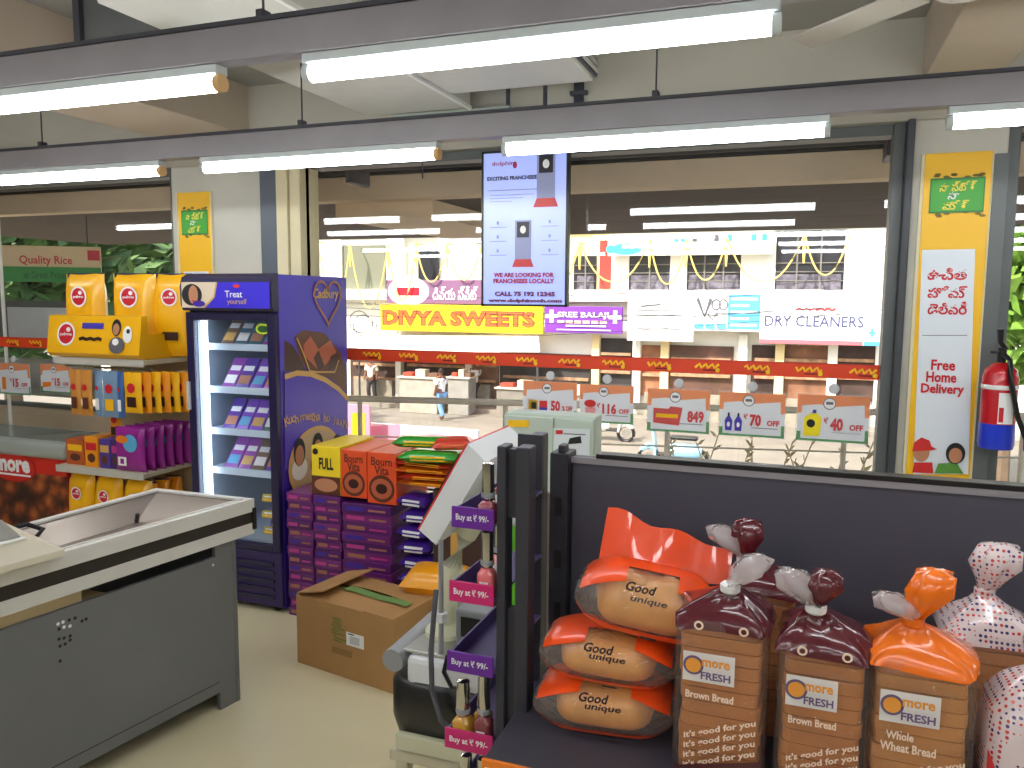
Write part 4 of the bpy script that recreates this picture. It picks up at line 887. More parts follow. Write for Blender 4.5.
def bigbox(lab, x0, x1, z0, z1, m, y0=3.34, y1=3.68):
    r = thing('food_carton', lab, 'carton', ((x0 + x1) / 2, (y0 + y1) / 2, z0), 'food cartons on top of the stack')
    obj('carton', B().box(x0, x1, y0, y1, z0, z1, .003), m, r); return r, Face(r, (x0, y0, z0)), x1 - x0, z1 - z0
BVO = mat('box_orange', (232, 84, 40), .4); YBX = mat('box_yellow', (246, 214, 40), .4)
r, F, w, h = bigbox('yellow carton with black lettering and chocolate pictures on the stack', -2.302, -2.135, .657, .905, YBX)
F.rect(0, 0, w, h * .38, CHO, 'picture'); F.ell(w * .5, h * .2, w * .4, h * .14, SKIN, 'picture_biscuit'); F.text('FULL', w * .52, h * .64, .06, INK, w * .5, .03); F.ell(w * .15, h * .88, .016, .016, INK, 'seal'); F.flush()
for i, (xa, xb, l) in enumerate(((-2.13, -1.985, 'orange health drink carton, left of two on the stack'), (-1.98, -1.82, 'orange health drink carton, right of two on the stack'))):
    r, F, w, h = bigbox(l, xa, xb, .64 + (.017 if xa < -2.12 else 0), .895, BVO)
    F.text('Bourn', w * .5, h * .83, .042, BROWNINK, w * .72, .02); F.text('Vita', w * .5, h * .66, .045, BROWNINK, w * .5, .02); F.ell(w * .5, h * .3, w * .44, h * .27, CHO, 'picture_bowl'); F.ell(w * .5, h * .3, w * .36, h * .2, CHOL, 'picture_biscuit'); F.ell(w * .5, h * .3, w * .2, h * .1, CHOD, 'picture_centre'); F.flush()
# purple pouches, snack packs
PUR2 = mat('pouch_purple', (66, 34, 140), .25, coat=.5)
def flatpack(name, lab, cat, c, w, d, t, m, m2, rz, grp, tilt=0, deco=True):
    r = thing(name, lab, cat, c, grp); M = T(c) @ RZ(rz) @ RX(tilt) @ RX(-PI / 2) @ T((0, 0, -d / 2))
    obj('pouch', B().pillow(w, d, t, M, 10, 10, .03, .0015, int(c[2] * 999), 1), m, r, 2)
    # visible front edge marks
    if deco:
        obj('printed_logo', B().box(-w * .28, w * .28, -t * .2, t * .2, d * .015, d * .12, .001, M), m2, r)
    obj('seal_crimp', B().box(-w * .44, w * .44, -.001, .001, -.004, d * .04, 0, M), m, r)
    return r
for k in range(9):
    flatpack('chocolate_pouch', 'dark purple pouch, %s from the floor in the slim stack behind the carton columns' % ORD[k], 'pouch', (-1.73 + .008 * math.sin(k * 2), 3.43, .045 + k * .077), .17, .2, .07, PUR2, PAPER, .1 * math.sin(k * 3), 'purple pouches in the slim stack')
ORG = mat('snack_orange', (226, 110, 30), .3, coat=.4); REDS = mat('snack_red', (205, 60, 36), .3, coat=.4); GRN = mat('snack_green', (40, 150, 40), .25, coat=.5); YPK = mat('pack_amber', (245, 165, 20), .3, coat=.3)
for k in range(5):
    flatpack('snack_pack', '%s snack pack, layer %s up in the flat pile beside the health drink cartons' % (('orange', 'red-orange')[k % 2], ORD[k]), 'snack', (-1.66 + .012 * math.sin(k * 2.1), 3.47 - .01 * k, .755 + .034 * k), .33, .26, .034, (ORG, REDS)[k % 2], YEL, .12 * math.sin(k * 1.3), 'orange snack packs piled flat')
for k, (cx_, cz, rz) in enumerate(((-1.70, .985, .25), (-1.63, .93, .2))):
    flatpack('snack_pack', '%s green snack pack on the orange pile' % ('upper' if k == 0 else 'lower'), 'snack', (cx_, 3.40 - .07 * k, cz - .03), .30, .13, .055, GRN, YEL, rz, 'green snack packs')
flatpack('snack_pack', 'crumpled red snack pack leaning between the green packs', 'snack', (-1.56, 3.42, .955), .2, .12, .05, REDS, ORG, .5, None, .2)
# low stool carrying the snack piles (hidden behind pouches)
st = thing('carton_base', 'brown carton hidden beneath the orange snack pile', 'carton', (-1.56, 3.45, 0)); obj('carton', B().box(-1.635, -1.38, 3.36, 3.62, 0, .735, .004), mat('kraft_dark', (74, 54, 46), .8), st); obj('tape', B().box(-1.54, -1.48, 3.358, 3.36, .1, .735), GOLD, st)
for k in range(3):
    c_ = (-1.56 + .02 * k, 3.20 - .01 * k, .07 + .145 * k); flatpack('amber_pouch', 'bright amber-yellow pouch, %s of three behind the cardboard box' % ('lowest', 'middle', 'top')[k], 'pouch', c_, .30, .24, .14, YPK, ORG, .12 * (k - 1), 'amber pouches behind the box', deco=False)

# ================================================================ CARDBOARD BOX
KRAFT = mat('kraft_board', (176, 134, 84), .75, vary=.07, scale=6, bump=.06, bscale=200); KEDGE = mat('kraft_edge', (120, 88, 56), .8)
bx_M = T((-2.086, 2.887, 0)) @ RZ(math.atan2(2.785 - 2.887, -1.548 + 2.086)); BW_, BD_, BH_ = .56, .33, .318
cb = thing('cardboard_box', 'large brown cardboard box with loose top flaps on the floor', 'box', (-1.8, 2.95, 0))
for nme, q in (('front_wall', (0, BW_, 0, .006, 0, BH_)), ('rear_wall', (0, BW_, BD_ - .006, BD_, 0, BH_)), ('side_wall', (0, .006, .006, BD_ - .006, 0, BH_)), ('side_wall', (BW_ - .006, BW_, .006, BD_ - .006, 0, BH_)), ('bottom', (.006, BW_ - .006, .006, BD_ - .006, 0, .008))):
    obj(nme, B().box(*q, 0, bx_M), KRAFT, cb)
obj('left_flap', B().box(0, .165, 0, BD_, 0, .006, 0, bx_M @ T((.004, .002, BH_ + .004)) @ RY(math.radians(-14))), KRAFT, cb)
obj('right_flap', B().box(-.16, 0, .0, BD_, 0, .005, 0, bx_M @ T((BW_ - .003, 0, BH_)) @ RY(math.radians(1))), KRAFT, cb)
ff = obj('front_flap', B().grid(lambda u_, v_: bx_M @ V((.02 + u_ * (BW_ - .04), v_ * .17, BH_ + .001 + .012 * math.sin(v_ * 1.6) * math.sin(PI * u_))), 8, 4), KRAFT, cb)
rf = obj('rear_flap', B().grid(lambda u_, v_: bx_M @ V((.02 + u_ * (BW_ - .04), BD_ - v_ * .15, BH_ + .003 + .018 * v_ * math.sin(PI * u_))), 8, 4), KRAFT, cb)
GT = mat('tape_green', (116, 150, 84), .6)
F = Face(cb, bx_M @ V((0, 0, 0)), bx_M.to_3x3() @ V((1, 0, 0)), (0, 0, 1))
GP = mat('print_olive', (116, 128, 62), .8)
rn = random.Random(11)
for q in range(10): F.rect(.21 + rn.uniform(0, .02), .255 - q * .011, .27 + rn.uniform(-.03, .03), .262 - q * .011, GP, 'green_print')
F.rect(.215, .10, .33, .13, mat('print_kraftdark', (150, 116, 66), .8), 'dark_print'); F.rect(.30, .155, .40, .215, PAPER, 'shipping_label'); F.rect(.32, .165, .375, .20, mat('label_grey', (200, 200, 205), .6), 'label_print'); F.rect(.31, .205, .345, .21, INK, 'label_line'); F.flush()
obj('green_tape', B().grid(lambda u_, v_: bx_M @ V((.17 + u_ * .36, .12 + v_ * .05, BH_ + .020 - .006 * u_ + .003 * math.sin(9 * u_))), 6, 1), GT, cb)
# ================================================================ CHECKOUT COUNTER
P1, P2 = V((-2.075, 2.605, 0)), V((-2.575, 2.595, 0)); D1 = V((-.155, -.988, 0)).normalized(); D2 = V((-.06, -.998, 0)).normalized(); LC = 2.0
P4, P3 = P1 + D1 * LC, P2 + D2 * LC
CG = mat('counter_grey', (112, 114, 116), .5, vary=.06, scale=3); CWH = mat('counter_white', (214, 212, 206), .4, vary=.03); CBL = mat('counter_black', (42, 36, 32), .5)
ck = thing('checkout_counter', 'grey checkout counter with white and black bumper and steel tray', 'counter', (P1 + P2 + P3 + P4) / 4)
def inset(d):
    c = (P1 + P2 + P3 + P4) / 4; a = [P1, P2, P3, P4]; n1 = V((-D1.y, D1.x, 0)) * -1
    out = []
    e1 = V((1, 0, 0)); 
    return [P1 + V((-d, -d, 0)), P2 + V((d, -d, 0)), P3 + V((d, 0, 0)), P4 + V((-d, 0, 0))]
def ringbox(i0, i1, z0, z1):
    o_, i_ = inset(i0), inset(i1); b = B()
    for k_ in range(4):
        l_ = (k_ + 1) % 4; q = [o_[k_], o_[l_], i_[l_], i_[k_]]
        b.rings([[V((p.x, p.y, z0)) for p in q], [V((p.x, p.y, z1)) for p in q]])
    return b
obj('bumper_top', ringbox(0, .035, .775, .828), CWH, ck); obj('bumper_band', ringbox(.006, .035, .728, .775), CBL, ck); obj('bumper_bottom', ringbox(.002, .035, .682, .728), CWH, ck)
obj('corner_cap', B().box(-.012, .006, -.012, .006, .70, .79, .003, T(P1)), BLACK, ck)
q = inset(.035); cc = (P1 + P2) / 2
STF = mat('tray_steel', (158, 146, 136), .3, .6, vary=.06, scale=4)
obj('tray_floor', B().rings([[V((p.x, p.y, .745)) for p in q], [V((p.x, p.y, .752)) for p in q]]), STF, ck)
i2 = [q[0] + V((-.05, -.16, 0)), q[1] + V((.09, -.2, 0)), q[2] + V((.09, 0, 0)), q[3] + V((-.05, 0, 0))]
obj('tray_slope', B().rings([[V((p.x, p.y, .824)) for p in q], [V((p.x, p.y, .753)) for p in i2]], cap=False), STF, ck)
obj('tray_rim', ringbox(.03, .042, .824, .832), CWH, ck)
obj('corner_pin', B().cyl(i2[1] + V((0, 0, .753)), i2[1] + V((.012, -.005, .79)), .008, 8), BLACK, ck)
# base panels
o_ = inset(.085)
def side(a, b_, z0, z1, th=.018): 
    d = (b_ - a).normalized(); n = V((d.y, -d.x, 0)) * th; return B().rings([[V((p.x, p.y, z)) for p in (a, b_, b_ + n, a + n)] for z in (z0, z1)])
A_, E_ = o_[0] + V((.055, 0, 0)), o_[3] + V((.055, 0, 0)); dd = (E_ - A_).normalized()
pan = obj('side_panel', side(A_ + dd * .10, A_ + dd * 1.05, .075, .632), CG, ck); obj('side_panel', side(A_ + dd * 1.055, A_ + dd * 1.9, .0, .70), CG, ck)
obj('end_post', side(A_, A_ + dd * .10, 0, .70), CG, ck); obj('end_panel', side(o_[1] + V((-.03, 0, 0)), A_, 0, .70), CG, ck)
obj('rear_panel', side(o_[2], o_[1], .0, .70), CG, ck)
obj('inner_shelf', B().rings([[V((p.x, p.y, z)) for p in (A_ + V((-.02, -.02, 0)) + dd * .5, A_ + V((-.38, -.02, 0)) + dd * .5, A_ + V((-.38, 0, 0)) + dd * 1.05, A_ + V((-.02, 0, 0)) + dd * 1.05)] for z in (.60, .62)]), mat('counter_wood', (214, 190, 140), .6, vary=.1, scale=4), ck)
obj('drawer_box', B().rings([[V((p.x, p.y, z)) for p in (A_ + V((-.03, 0, 0)) + dd * .62, A_ + V((-.3, 0, 0)) + dd * .62, A_ + V((-.3, 0, 0)) + dd * 1.04, A_ + V((-.03, 0, 0)) + dd * 1.04)] for z in (.622, .68)]), mat('drawer_cream', (226, 204, 156), .6), ck)
F = Face(pan, A_ + dd * 1.05, -dd, (0, 0, 1), lift=.0002, step=.0002)
F.N = V((dd.y, -dd.x, 0)); F.N = -F.N if F.N.x < 0 else F.N
for q_, (px, py) in enumerate([(58, 624), (63, 622), (69, 620), (75, 618), (82, 621), (86, 619), (59, 629), (64, 627), (70, 626), (59, 639), (64, 638), (70, 640), (60, 646), (65, 644), (70, 636), (60, 661)]):
    u_, v_ = F.px(px, py); F.ell(u_, v_, .006, .006, PAPER if q_ in (0, 1, 7, 8) else INK, 'painted_vent_hole', n=8)  # holes painted as flat discs: dark for shade, white where light shows
u_, v_ = F.px(213, 565); F.ell(u_, v_, .005, .005, PAPER, 'screw', n=8); F.flush()
obj('panel_crease', side(A_ + dd * .1 + V((.0006, 0, 0)), A_ + dd * 1.0 + V((.0006, 0, 0)), .118, .121, .001), BLACK, ck)
# white price scanner on the counter
sc_ = thing('counter_scale', 'white flatbed counter scale with grey plate at the left edge', 'scale', at(20, 545, Z=.83))
zc = .834; sd = -D1; sn = V((-sd.y, sd.x, 0)); s0 = at(73, 552, Z=.84) + V((-.012, -.02, 0)); s0.z = zc
def sp(a, b_, z): return s0 - sd * a + sn * b_ + V((0, 0, z))
obj('casing', B().rings([[sp(0, .0, .0), sp(0, .30, 0), sp(.7, .30, 0), sp(.7, 0, 0)], [sp(0, .0, .02), sp(0, .30, .02), sp(.7, .30, .02), sp(.7, 0, .02)], [sp(.10, .03, .075), sp(.03, .28, .075), sp(.7, .28, .075), sp(.7, .03, .075)]]), mat('scale_offwhite', (220, 212, 192), .4), sc_)
obj('weigh_plate', B().rings([[sp(.11, .04, .077), sp(.04, .27, .077), sp(.7, .27, .077), sp(.7, .04, .077)], [sp(.11, .04, .086), sp(.04, .27, .086), sp(.7, .27, .086), sp(.7, .04, .086)]]), STEEL, sc_)
obj('front_trim', B().tube([sp(.1, .03, .078), sp(.7, .03, .078)], .006, 8), WHITE, sc_); obj('gasket', B().box(-.02, .02, -.02, .02, -.004, 0, 0, T(sp(.3, .15, 0))), BLACK, sc_)
F = Face(sc_, sp(.7, .0, .02), sd, (sp(.7, .03, .075) - sp(.7, 0, .02)).normalized(), lift=.002); F.N = -F.N if F.N.x < 0 else F.N
F.stroke([(.42 + .01 * i, .035 + .006 * math.sin(i * 2)) for i in range(5)], .01, INK, 'brand_mark'); F.rect(.2, .025, .34, .03, SKIN, 'label_line'); F.flush()
ar = thing('scale_cable', 'black cable loop behind the white counter scale', 'cable', sp(.1, .3, 0)); obj('cable', B().tube([sp(.02, .33, .03), sp(-.06, .31, .04), sp(-.09, .27, .02), sp(-.05, .25, .0), sp(.0, .29, .004)], .009, 8), BLACK, ar, True); obj('plug', B().box(-.012, .012, -.01, .01, -.008, .01, .003, T(sp(.02, .33, .03))), BLACK, ar)

# ================================================================ CHEST FREEZER
def photo_mat(name):
    m = mat(name, (120, 60, 30), .5); t = m.node_tree; b = t.nodes['Principled BSDF']; tc = t.nodes.new('ShaderNodeTexCoord')
    v = t.nodes.new('ShaderNodeTexVoronoi'); v.inputs['Scale'].default_value = 9; n = t.nodes.new('ShaderNodeTexNoise'); n.inputs['Scale'].default_value = 14; n.inputs['Detail'].default_value = 6
    mx = t.nodes.new('ShaderNodeMath'); mx.operation = 'MULTIPLY'; r = t.nodes.new('ShaderNodeValToRGB')
    for i, (p, c) in enumerate(((.02, (190, 110, 54)), (.14, (150, 74, 34)), (.26, (96, 44, 26)), (.4, (50, 26, 20)))):
        e = r.color_ramp.elements[i] if i < 2 else r.color_ramp.elements.new(p); e.position = p; e.color = lin(c) + (1,)
    t.links.new(tc.outputs['Object'], v.inputs['Vector']); t.links.new(tc.outputs['Object'], n.inputs[0]); t.links.new(v.outputs['Distance'], mx.inputs[0]); t.links.new(n.outputs['Fac'], mx.inputs[1])
    t.links.new(mx.outputs[0], r.inputs[0]); t.links.new(r.outputs[0], b.inputs['Base Color']); return m
fz_ = thing('chest_freezer', 'red chest freezer with grey rounded lid and round white lettering', 'freezer', (-5, 3.85, 0))
fzx, fzy = -4.335, 3.63; FR1 = mat('freezer_red', (206, 40, 30), .4); LIDM = mat('freezer_lid', (160, 166, 160), .4)
obj('body', B().box(-5.9, fzx - .012, fzy + .02, 4.06, .04, .605, .008), FR1, fz_)
obj('lid', B().box(-5.92, fzx, fzy, 4.08, .605, .715, .03, seg=4), LIDM, fz_, True); obj('lid_plate', B().box(-5.85, fzx - .06, fzy + .06, 4.02, .714, .72, .002), mat('lid_glass', (130, 138, 132), .15), fz_)
F = Face(fz_, (-5.9, fzy + .02, .04)); w = 5.9 + fzx - .012
F.rect(0, .03, w, .46, photo_mat('bread_photo'), 'bread_picture')
u_, v_ = F.px(13, 467); F.ell(u_, v_, .21, .10, mat('logo_darkred', (160, 20, 24), .4), 'logo_oval'); F.ell(u_, v_, .2, .092, FR1, 'logo_oval_inner'); F.text('more', u_, v_ + .01, .085, PAPER, .31, .045); F.rect(u_ - .16, v_ - .055, u_ + .16, v_ - .043, PAPER, 'tagline'); F.flush()
for xa in (-5.85, fzx - .08): [obj('foot', B().cyl((xa, ya, 0), (xa, ya, .04), .02, 8), BLACK, fz_) for ya in (3.7, 4.0)]

# ================================================================ PET FOOD SHELF
PX0, PX1, PY0, PY1 = -4.32, -3.62, 3.56, 4.02
SHM = mat('shelf_cream', (214, 204, 178), .5); ps = thing('shelf_unit', 'cream metal shelf unit holding yellow pet food by the left window', 'shelf', ((PX0 + PX1) / 2, 3.8, 0))
obj('back_panel', B().box(PX0, PX1, PY1 - .02, PY1, 0, 1.42, .003), mat('pegboard', (196, 176, 140), .7), ps)
for xa in (PX0, PX1 - .03): obj('upright', B().box(xa, xa + .03, PY1, PY1 + .04, 0, 1.42, .003), SHM, ps)
for z, ya in ((.60, PY0), (1.27, PY0 + .04), (.12, PY0)):
    sh = obj('shelf', B().box(PX0, PX1, ya, PY1 - .02, z - .03, z, .003), SHM, ps); obj('price_channel', B().box(PX0, PX1, ya - .008, ya, z - .04, z + .003, .002), mat('channel_grey', (190, 186, 176), .35), sh)
obj('kick_plate', B().box(PX0, PX1, PY0 + .05, PY0 + .07, 0, .09), DGREY, ps); obj('peg_bar', B().cyl((PX0, 3.66, 1.21), (PX1, 3.66, 1.21), .006, 8), CHROME, ps)
PETY = mat('pet_yellow', (248, 184, 14), .35, coat=.3); PETO = mat('pet_orange', (240, 150, 20), .35, coat=.3); PURT = mat('pouch_magenta', (150, 30, 140), .3, coat=.4)
def rosette(F, u_, v_, r_):
    F.ell(u_, v_, r_ * 1.22, r_ * 1.22, PAPER, 'emblem_disc', n=18); F.ell(u_, v_, r_, r_, RED, 'emblem', n=18)
    F.ell(u_ + r_ * .3, v_ + r_ * .45, r_ * .3, r_ * .25, PAPER, 'emblem_mark', n=10); F.text('pedigree', u_, v_ - r_ * .05, r_ * .42, PAPER, r_ * 1.6, .03)
def petbag(lab, cx, y, z, w, h, t, m, grp, rz=0, dark=True, name='pet_food_bag', ez_=.72):
    r = thing(name, lab, 'pet food', (cx, y, z), grp); M = T((cx, y, z)) @ RZ(rz)
    obj('bag', B().pillow(w, h, t, M, 10, 10, .05, .002, int(cx * 77), 1), m, r, 2)
    F = Face(r, M @ V((-w / 2, -t / 2 - .003, 0)), M.to_3x3() @ V((1, 0, 0))); 
    if dark: rosette(F, w * .5, h * ez_, w * .17); F.rect(w * .3, h * .2, w * .7, h * .3, CHOD, 'dog_print')
    else: F.ell(w * .62, h * .66, w * .24, h * .2, BLUEP, 'blue_print'); F.ell(w * .34, h * .74, w * .2, h * .09, ORANGE, 'biscuit_print'); F.rect(w * .2, h * .14, w * .48, h * .34, PAPER, 'white_mark'); F.rect(w * .28, h * .18, w * .4, h * .3, PURT, 'letter_gap')
    F.flush()
    obj('top_seal', B().box(-w * .47, w * .47, -.003, .003, h * .955, h * 1.01, 0, M), mat('seal_navy', (40, 44, 70), .4) if dark else m, r)
    return r
# display carton on top
dc = thing('pet_food_display', 'yellow counter display carton with red round emblem and dog print', 'display carton', (-3.99, 3.66, 1.27)); dx0, dx1 = -4.36, -3.63
obj('carton', B().rings([[V((x, y, z)) for y, z in ((3.60, 1.275), (3.57, 1.30), (3.60, 1.525), (3.64, 1.53), (3.64, 1.275))] for x in (dx0, dx1)]), PETY, dc)
[obj('tray_side', B().box(xa, xa + .004, 3.64, 3.97, 1.275, 1.42), PETY, dc) for xa in (dx1 - .004, dx0)]; obj('tray_floor', B().box(dx0, dx1, 3.64, 3.97, 1.272, 1.278), PETY, dc)
F = Face(dc, (dx0, 3.57, 1.30), (1, 0, 0), (0, .03, .225)); rosette(F, .15, .115, .06); F.rect(.28, .15, .45, .185, BLUV, 'name_bar'); F.stroke([(.26 + .03 * i, .085 + .008 * (i % 2)) for i in range(7)], .02, CHOD, 'script')
F.ell(.55, .16, .035, .05, INK, 'printed_hair'); F.ell(.55, .15, .025, .035, SKIN, 'printed_face'); F.ell(.56, .055, .06, .05, DGREY, 'dog_print'); F.ell(.55, .075, .025, .02, PAPER, 'dog_face'); F.ell(.64, .12, .035, .05, PAPER, 'dog_face'); F.ell(.645, .14, .014, .014, INK, 'dog_ear'); F.flush()
for i, (px, w_) in enumerate(((90, .31), (131, .31), (163, .26))):
    c_ = at(px, 312, Y=3.74); petbag('tall yellow pet food bag with red emblem, %s from the left on the top shelf' % ORD[i], c_.x, 3.72 + .06 * i, 1.28, w_, .50, .11, PETY, 'tall yellow bags on the top shelf', rz=.08 * i)
for i, px in enumerate((80, 107, 136)):
    c_ = at(px, 490, Y=3.62); petbag('yellow pet food bag with red emblem, %s from the left on the bottom shelf' % ORD[i], c_.x + .01, 3.64, .121, .20, .42, .11, PETY, 'yellow bags on the bottom shelf')
for i in range(3): petbag('amber pet food bag at the right end of the bottom shelf, %s from the front' % ORD[i], -3.685, 3.66 + .1 * i, .121, .1, .40, .08, PETO, 'amber bags at the right end below', rz=.3)
# middle shelf
for i in range(6): petbag('magenta pet treat pouch with blue print, %s from the front in the row' % ORD[i], -3.74 + .012 * i, 3.585 + .062 * i, .602, .23, .265, .055, PURT, 'magenta treat pouches on the middle shelf', dark=False, name='treat_pouch')
def small_carton(lab, px0, px1, z1, y, m, m2, grp='small cartons on the middle shelf'):
    a, b_ = at(px0, 455, Y=y), at(px1, 455, Y=y); r = thing('treat_carton', lab, 'carton', ((a.x + b_.x) / 2, y, .602), grp); obj('carton', B().box(a.x, b_.x, y, y + .14, .601, z1, .002), m, r); F = Face(r, (a.x, y, .602)); w, h = b_.x - a.x, z1 - .602
    F.rect(w * .1, h * .55, w * .9, h * .8, m2, 'printed_patch'); F.ell(w * .5, h * .3, w * .3, h * .15, CHO, 'picture'); F.flush()
small_carton('red-orange treat carton at the left end of the middle shelf', 66.5, 84, .76, 3.60, mat('carton_rust', (190, 90, 40), .5), YEL)
small_carton('orange leaning treat carton next to the rust carton', 85, 98, .79, 3.585, PETO, RED)
small_carton('blue-violet treat carton beside the magenta pouches', 99.5, 110, .78, 3.585, mat('carton_blueviolet', (84, 60, 150), .4), GOLD)
small_carton('dark violet treat carton touching the magenta pouches', 111, 121.5, .78, 3.59, mat('carton_darkviolet', (70, 46, 110), .4), PINK2)
# hanging packs
def hang(lab, cx, y, z1, w, h, t, m, m2, grp):
    r = thing('hanging_pack', lab, 'pet food', (cx, y, z1 - h), grp); M = T((cx, y, z1 - h))
    obj('pack', B().pillow(w, h, t, M, 6, 8, .07, .002, int(cx * 333)), m, r, 2); obj('hook', B().tube([(cx, 3.66, 1.205), (cx, y - .01, 1.20), (cx, y, z1 - .02)], .003, 5), CHROME, r)
    F = Face(r, M @ V((-w / 2, -t / 2 - .002, 0))); F.rect(w * .25, h * .15, w * .75, h * .4, m2, 'printed_patch'); F.ell(w * .5, h * .62, w * .22, w * .22, RED, 'emblem', n=14); F.flush()
for i in range(9): hang('amber hanging sachet, %s from the left on the peg bar' % ORD[i], at(138 + i * 5.6, 390, Y=3.6).x, 3.565 + .03 * i, 1.2, .135, .24, .03, (PETY, PETO)[i % 2], CHOD, 'amber sachets hanging on the peg bar')
HB = mat('pack_bluegrey', (120, 150, 180), .4); HT = mat('pack_tan', (206, 140, 60), .4)
for i, (px, m_, m2, n_) in enumerate(((78, HT, CHO, 'tan stick'), (89, HT, CHO, 'speckled tan stick'), (101, HB, PAPER, 'slim blue-grey'), (113, HB, PETY, 'wide blue'), (123, mat('pack_navyblue', (60, 100, 160), .4), PAPER, 'dark blue'))): hang('%s pack hanging left of the amber sachets' % n_, at(px, 390, Y=3.6).x, 3.585, 1.2, (.09, .09, .06, .13, .05)[i], .28, .028, m_, m2, 'stick packs hanging on the peg bar')
hang('amber pack hanging low between shelf and peg bar', at(116, 420, Y=3.7).x, 3.7, .96, .1, .2, .03, PETO, CHOD, None)

# ================================================================ METAL CABINET, SCALE TABLE
CAB = mat('cabinet_sage', (184, 196, 184), .45, vary=.03)
cb = thing('metal_cabinet', 'pale sage metal cabinet with yellow sticker behind the shelf posts', 'cabinet', (-.82, 2.8, 0))
obj('body', B().box(-.987, -.655, 2.62, 2.72, .05, 1.245, .006), CAB, cb); obj('plinth', B().box(-.97, -.67, 2.63, 2.71, 0, .05), BLACK, cb)
F = Face(cb, (-.987, 2.6185, .95), lift=.0015); dw = at(553, 440, Y=2.6).x + .987
obj('door', B().box(-.985, -.987 + dw - .002, 2.605, 2.619, .06, 1.235, .003), CAB, cb); obj('door', B().box(-.987 + dw + .002, -.657, 2.605, 2.619, .06, 1.235, .003), CAB, cb)
F = Face(cb, (-.987, 2.6045, .9)); F.ppoly([(508, 420), (529, 420), (529, 427), (508, 427)], YEL, 'sticker'); F.ppoly([(509, 437), (521, 436), (521, 444), (509, 444)], PNL, 'sticker_grey'); F.ppoly([(553.5, 428), (590, 429), (590, 462), (553.5, 460)], mat('label_pale', (214, 220, 222), .5), 'notice'); F.ppoly([(556, 430), (563, 430), (563, 434), (556, 434)], REDP, 'notice_mark'); F.ppoly([(570, 438), (581, 436), (582, 443), (568, 444)], INK, 'notice_print'); F.ppoly([(564, 433), (586, 434), (586, 435), (564, 434)], DGREY, 'notice_line'); F.flush()
obj('brown_lower_panel', B().box(-.80, -.66, 2.600, 2.605, .3, .94, .002), mat('cab_brown', (150, 106, 50), .6), cb)
tb = thing('scale_table', 'small cream table carrying the weighing scale', 'table', (-.65, 1.65, 0))
obj('table_top', B().box(-.82, -.44, 1.46, 1.95, .63, .655, .004), mat('table_cream', (206, 198, 172), .5), tb); obj('front_panel', B().box(-.72, -.46, 1.50, 1.52, .1, .63, .003), mat('table_dark', (60, 58, 60), .5), tb)
for xa in (-.81, -.48):
    for ya in (1.47, 1.91): obj('leg', B().box(xa, xa + .03, ya, ya + .03, 0, .63, .003), mat('table_cream', (0, 0, 0)), tb)
# label-printing pole scale
ws = thing('weighing_scale', 'black and white label scale with curved cream pole and tilted display head', 'scale', (-.7, 1.6, .655))
SBK = mat('scale_black', (24, 24, 26), .3, coat=.3); SCR = mat('scale_cream', (214, 212, 182), .4); SWH = mat('scale_white', (226, 228, 230), .35); SGY = mat('scale_grey', (150, 152, 154), .35)
obj('base', B().loft([(.656, -.68, 1.62, .13, .13, 5), (.665, -.68, 1.62, .145, .145, 5), (.72, -.685, 1.62, .155, .155, 5), (.80, -.685, 1.62, .155, .155, 5), (.815, -.685, 1.62, .145, .145, 5)], 32), SBK, ws, True)
obj('base_skirt', B().box(-.80, -.56, 1.452, 1.47, .662, .70, .004), SCR, ws)
obj('upper_case', B().box(-.785, -.545, 1.475, 1.76, .80, .868, .012), SWH, ws)
obj('platter_roll', B().cyl((-.815, 1.47, .855), (-.80, 1.78, .875), .026, 14), SGY, ws, True); obj('platter', B().box(-.80, -.56, 1.49, 1.78, .868, .878, .003), STEEL, ws)
pts = [at(447, 672, Y=1.6), at(447, 600, Y=1.6), at(453, 565, Y=1.6), at(466, 535, Y=1.6), at(487, 500, Y=1.6)]
obj('curved_pole', B().tube(pts, .024, 14), SCR, ws, True); obj('pole_collar', B().lathe([(.05, 0), (.05, .012), (.03, .03)], (pts[0].x, 1.6, .876), 16), SCR, ws, True)
hq = [at(468, 444, Y=1.5), at(419, 530, Y=1.5), at(436, 545, Y=1.5), at(486, 462, Y=1.5)]
hd = obj('display_head', B().prism(hq, (0, .25, 0)), SWH, ws)
n_ = (hq[1] - hq[0]).normalized(); o2 = V((-n_.z, 0, n_.x)); o2 = o2 if o2.x < 0 else -o2
obj('red_edge', B().prism([hq[0], hq[1], hq[1] + o2 * .004, hq[0] + o2 * .004], (0, .25, 0)), REDP, hd)
obj('display_glass', B().prism([hq[0].lerp(hq[1], .12) + o2 * .004, hq[0].lerp(hq[1], .88) + o2 * .004, hq[0].lerp(hq[1], .88) + o2 * .007, hq[0].lerp(hq[1], .12) + o2 * .007], (0, .25, 0)), BLACK, hd)
obj('back_box', B().box(-.66, -.56, 1.62, 1.70, 1.14, 1.3, .01), SWH, hd)
pr = at(437, 600, Y=1.48); obj('support_rod', B().cyl((pr.x, 1.5, .868), (pr.x, 1.5, 1.13), .006, 8), SGY, ws)
obj('rod_foot', B().cyl((pr.x, 1.5, .95), (pr.x, 1.5, .97), .014, 10), SWH, ws)
obj('power_cable', B().tube([at(436, 590, Y=1.46), at(431, 650, Y=1.44), at(432, 690, Y=1.43), at(441, 720, Y=1.43), at(455, 735, Y=1.44)], .006, 8), DGREY, ws, True)
obj('front_keypad', B().box(-.70, -.60, 1.55, 1.6, .878, .96, .005), mat('keypad_grey', (140, 144, 146), .4), ws); obj('keypad_screen', B().box(-.685, -.615, 1.547, 1.55, .90, .945), BLACK, ws)
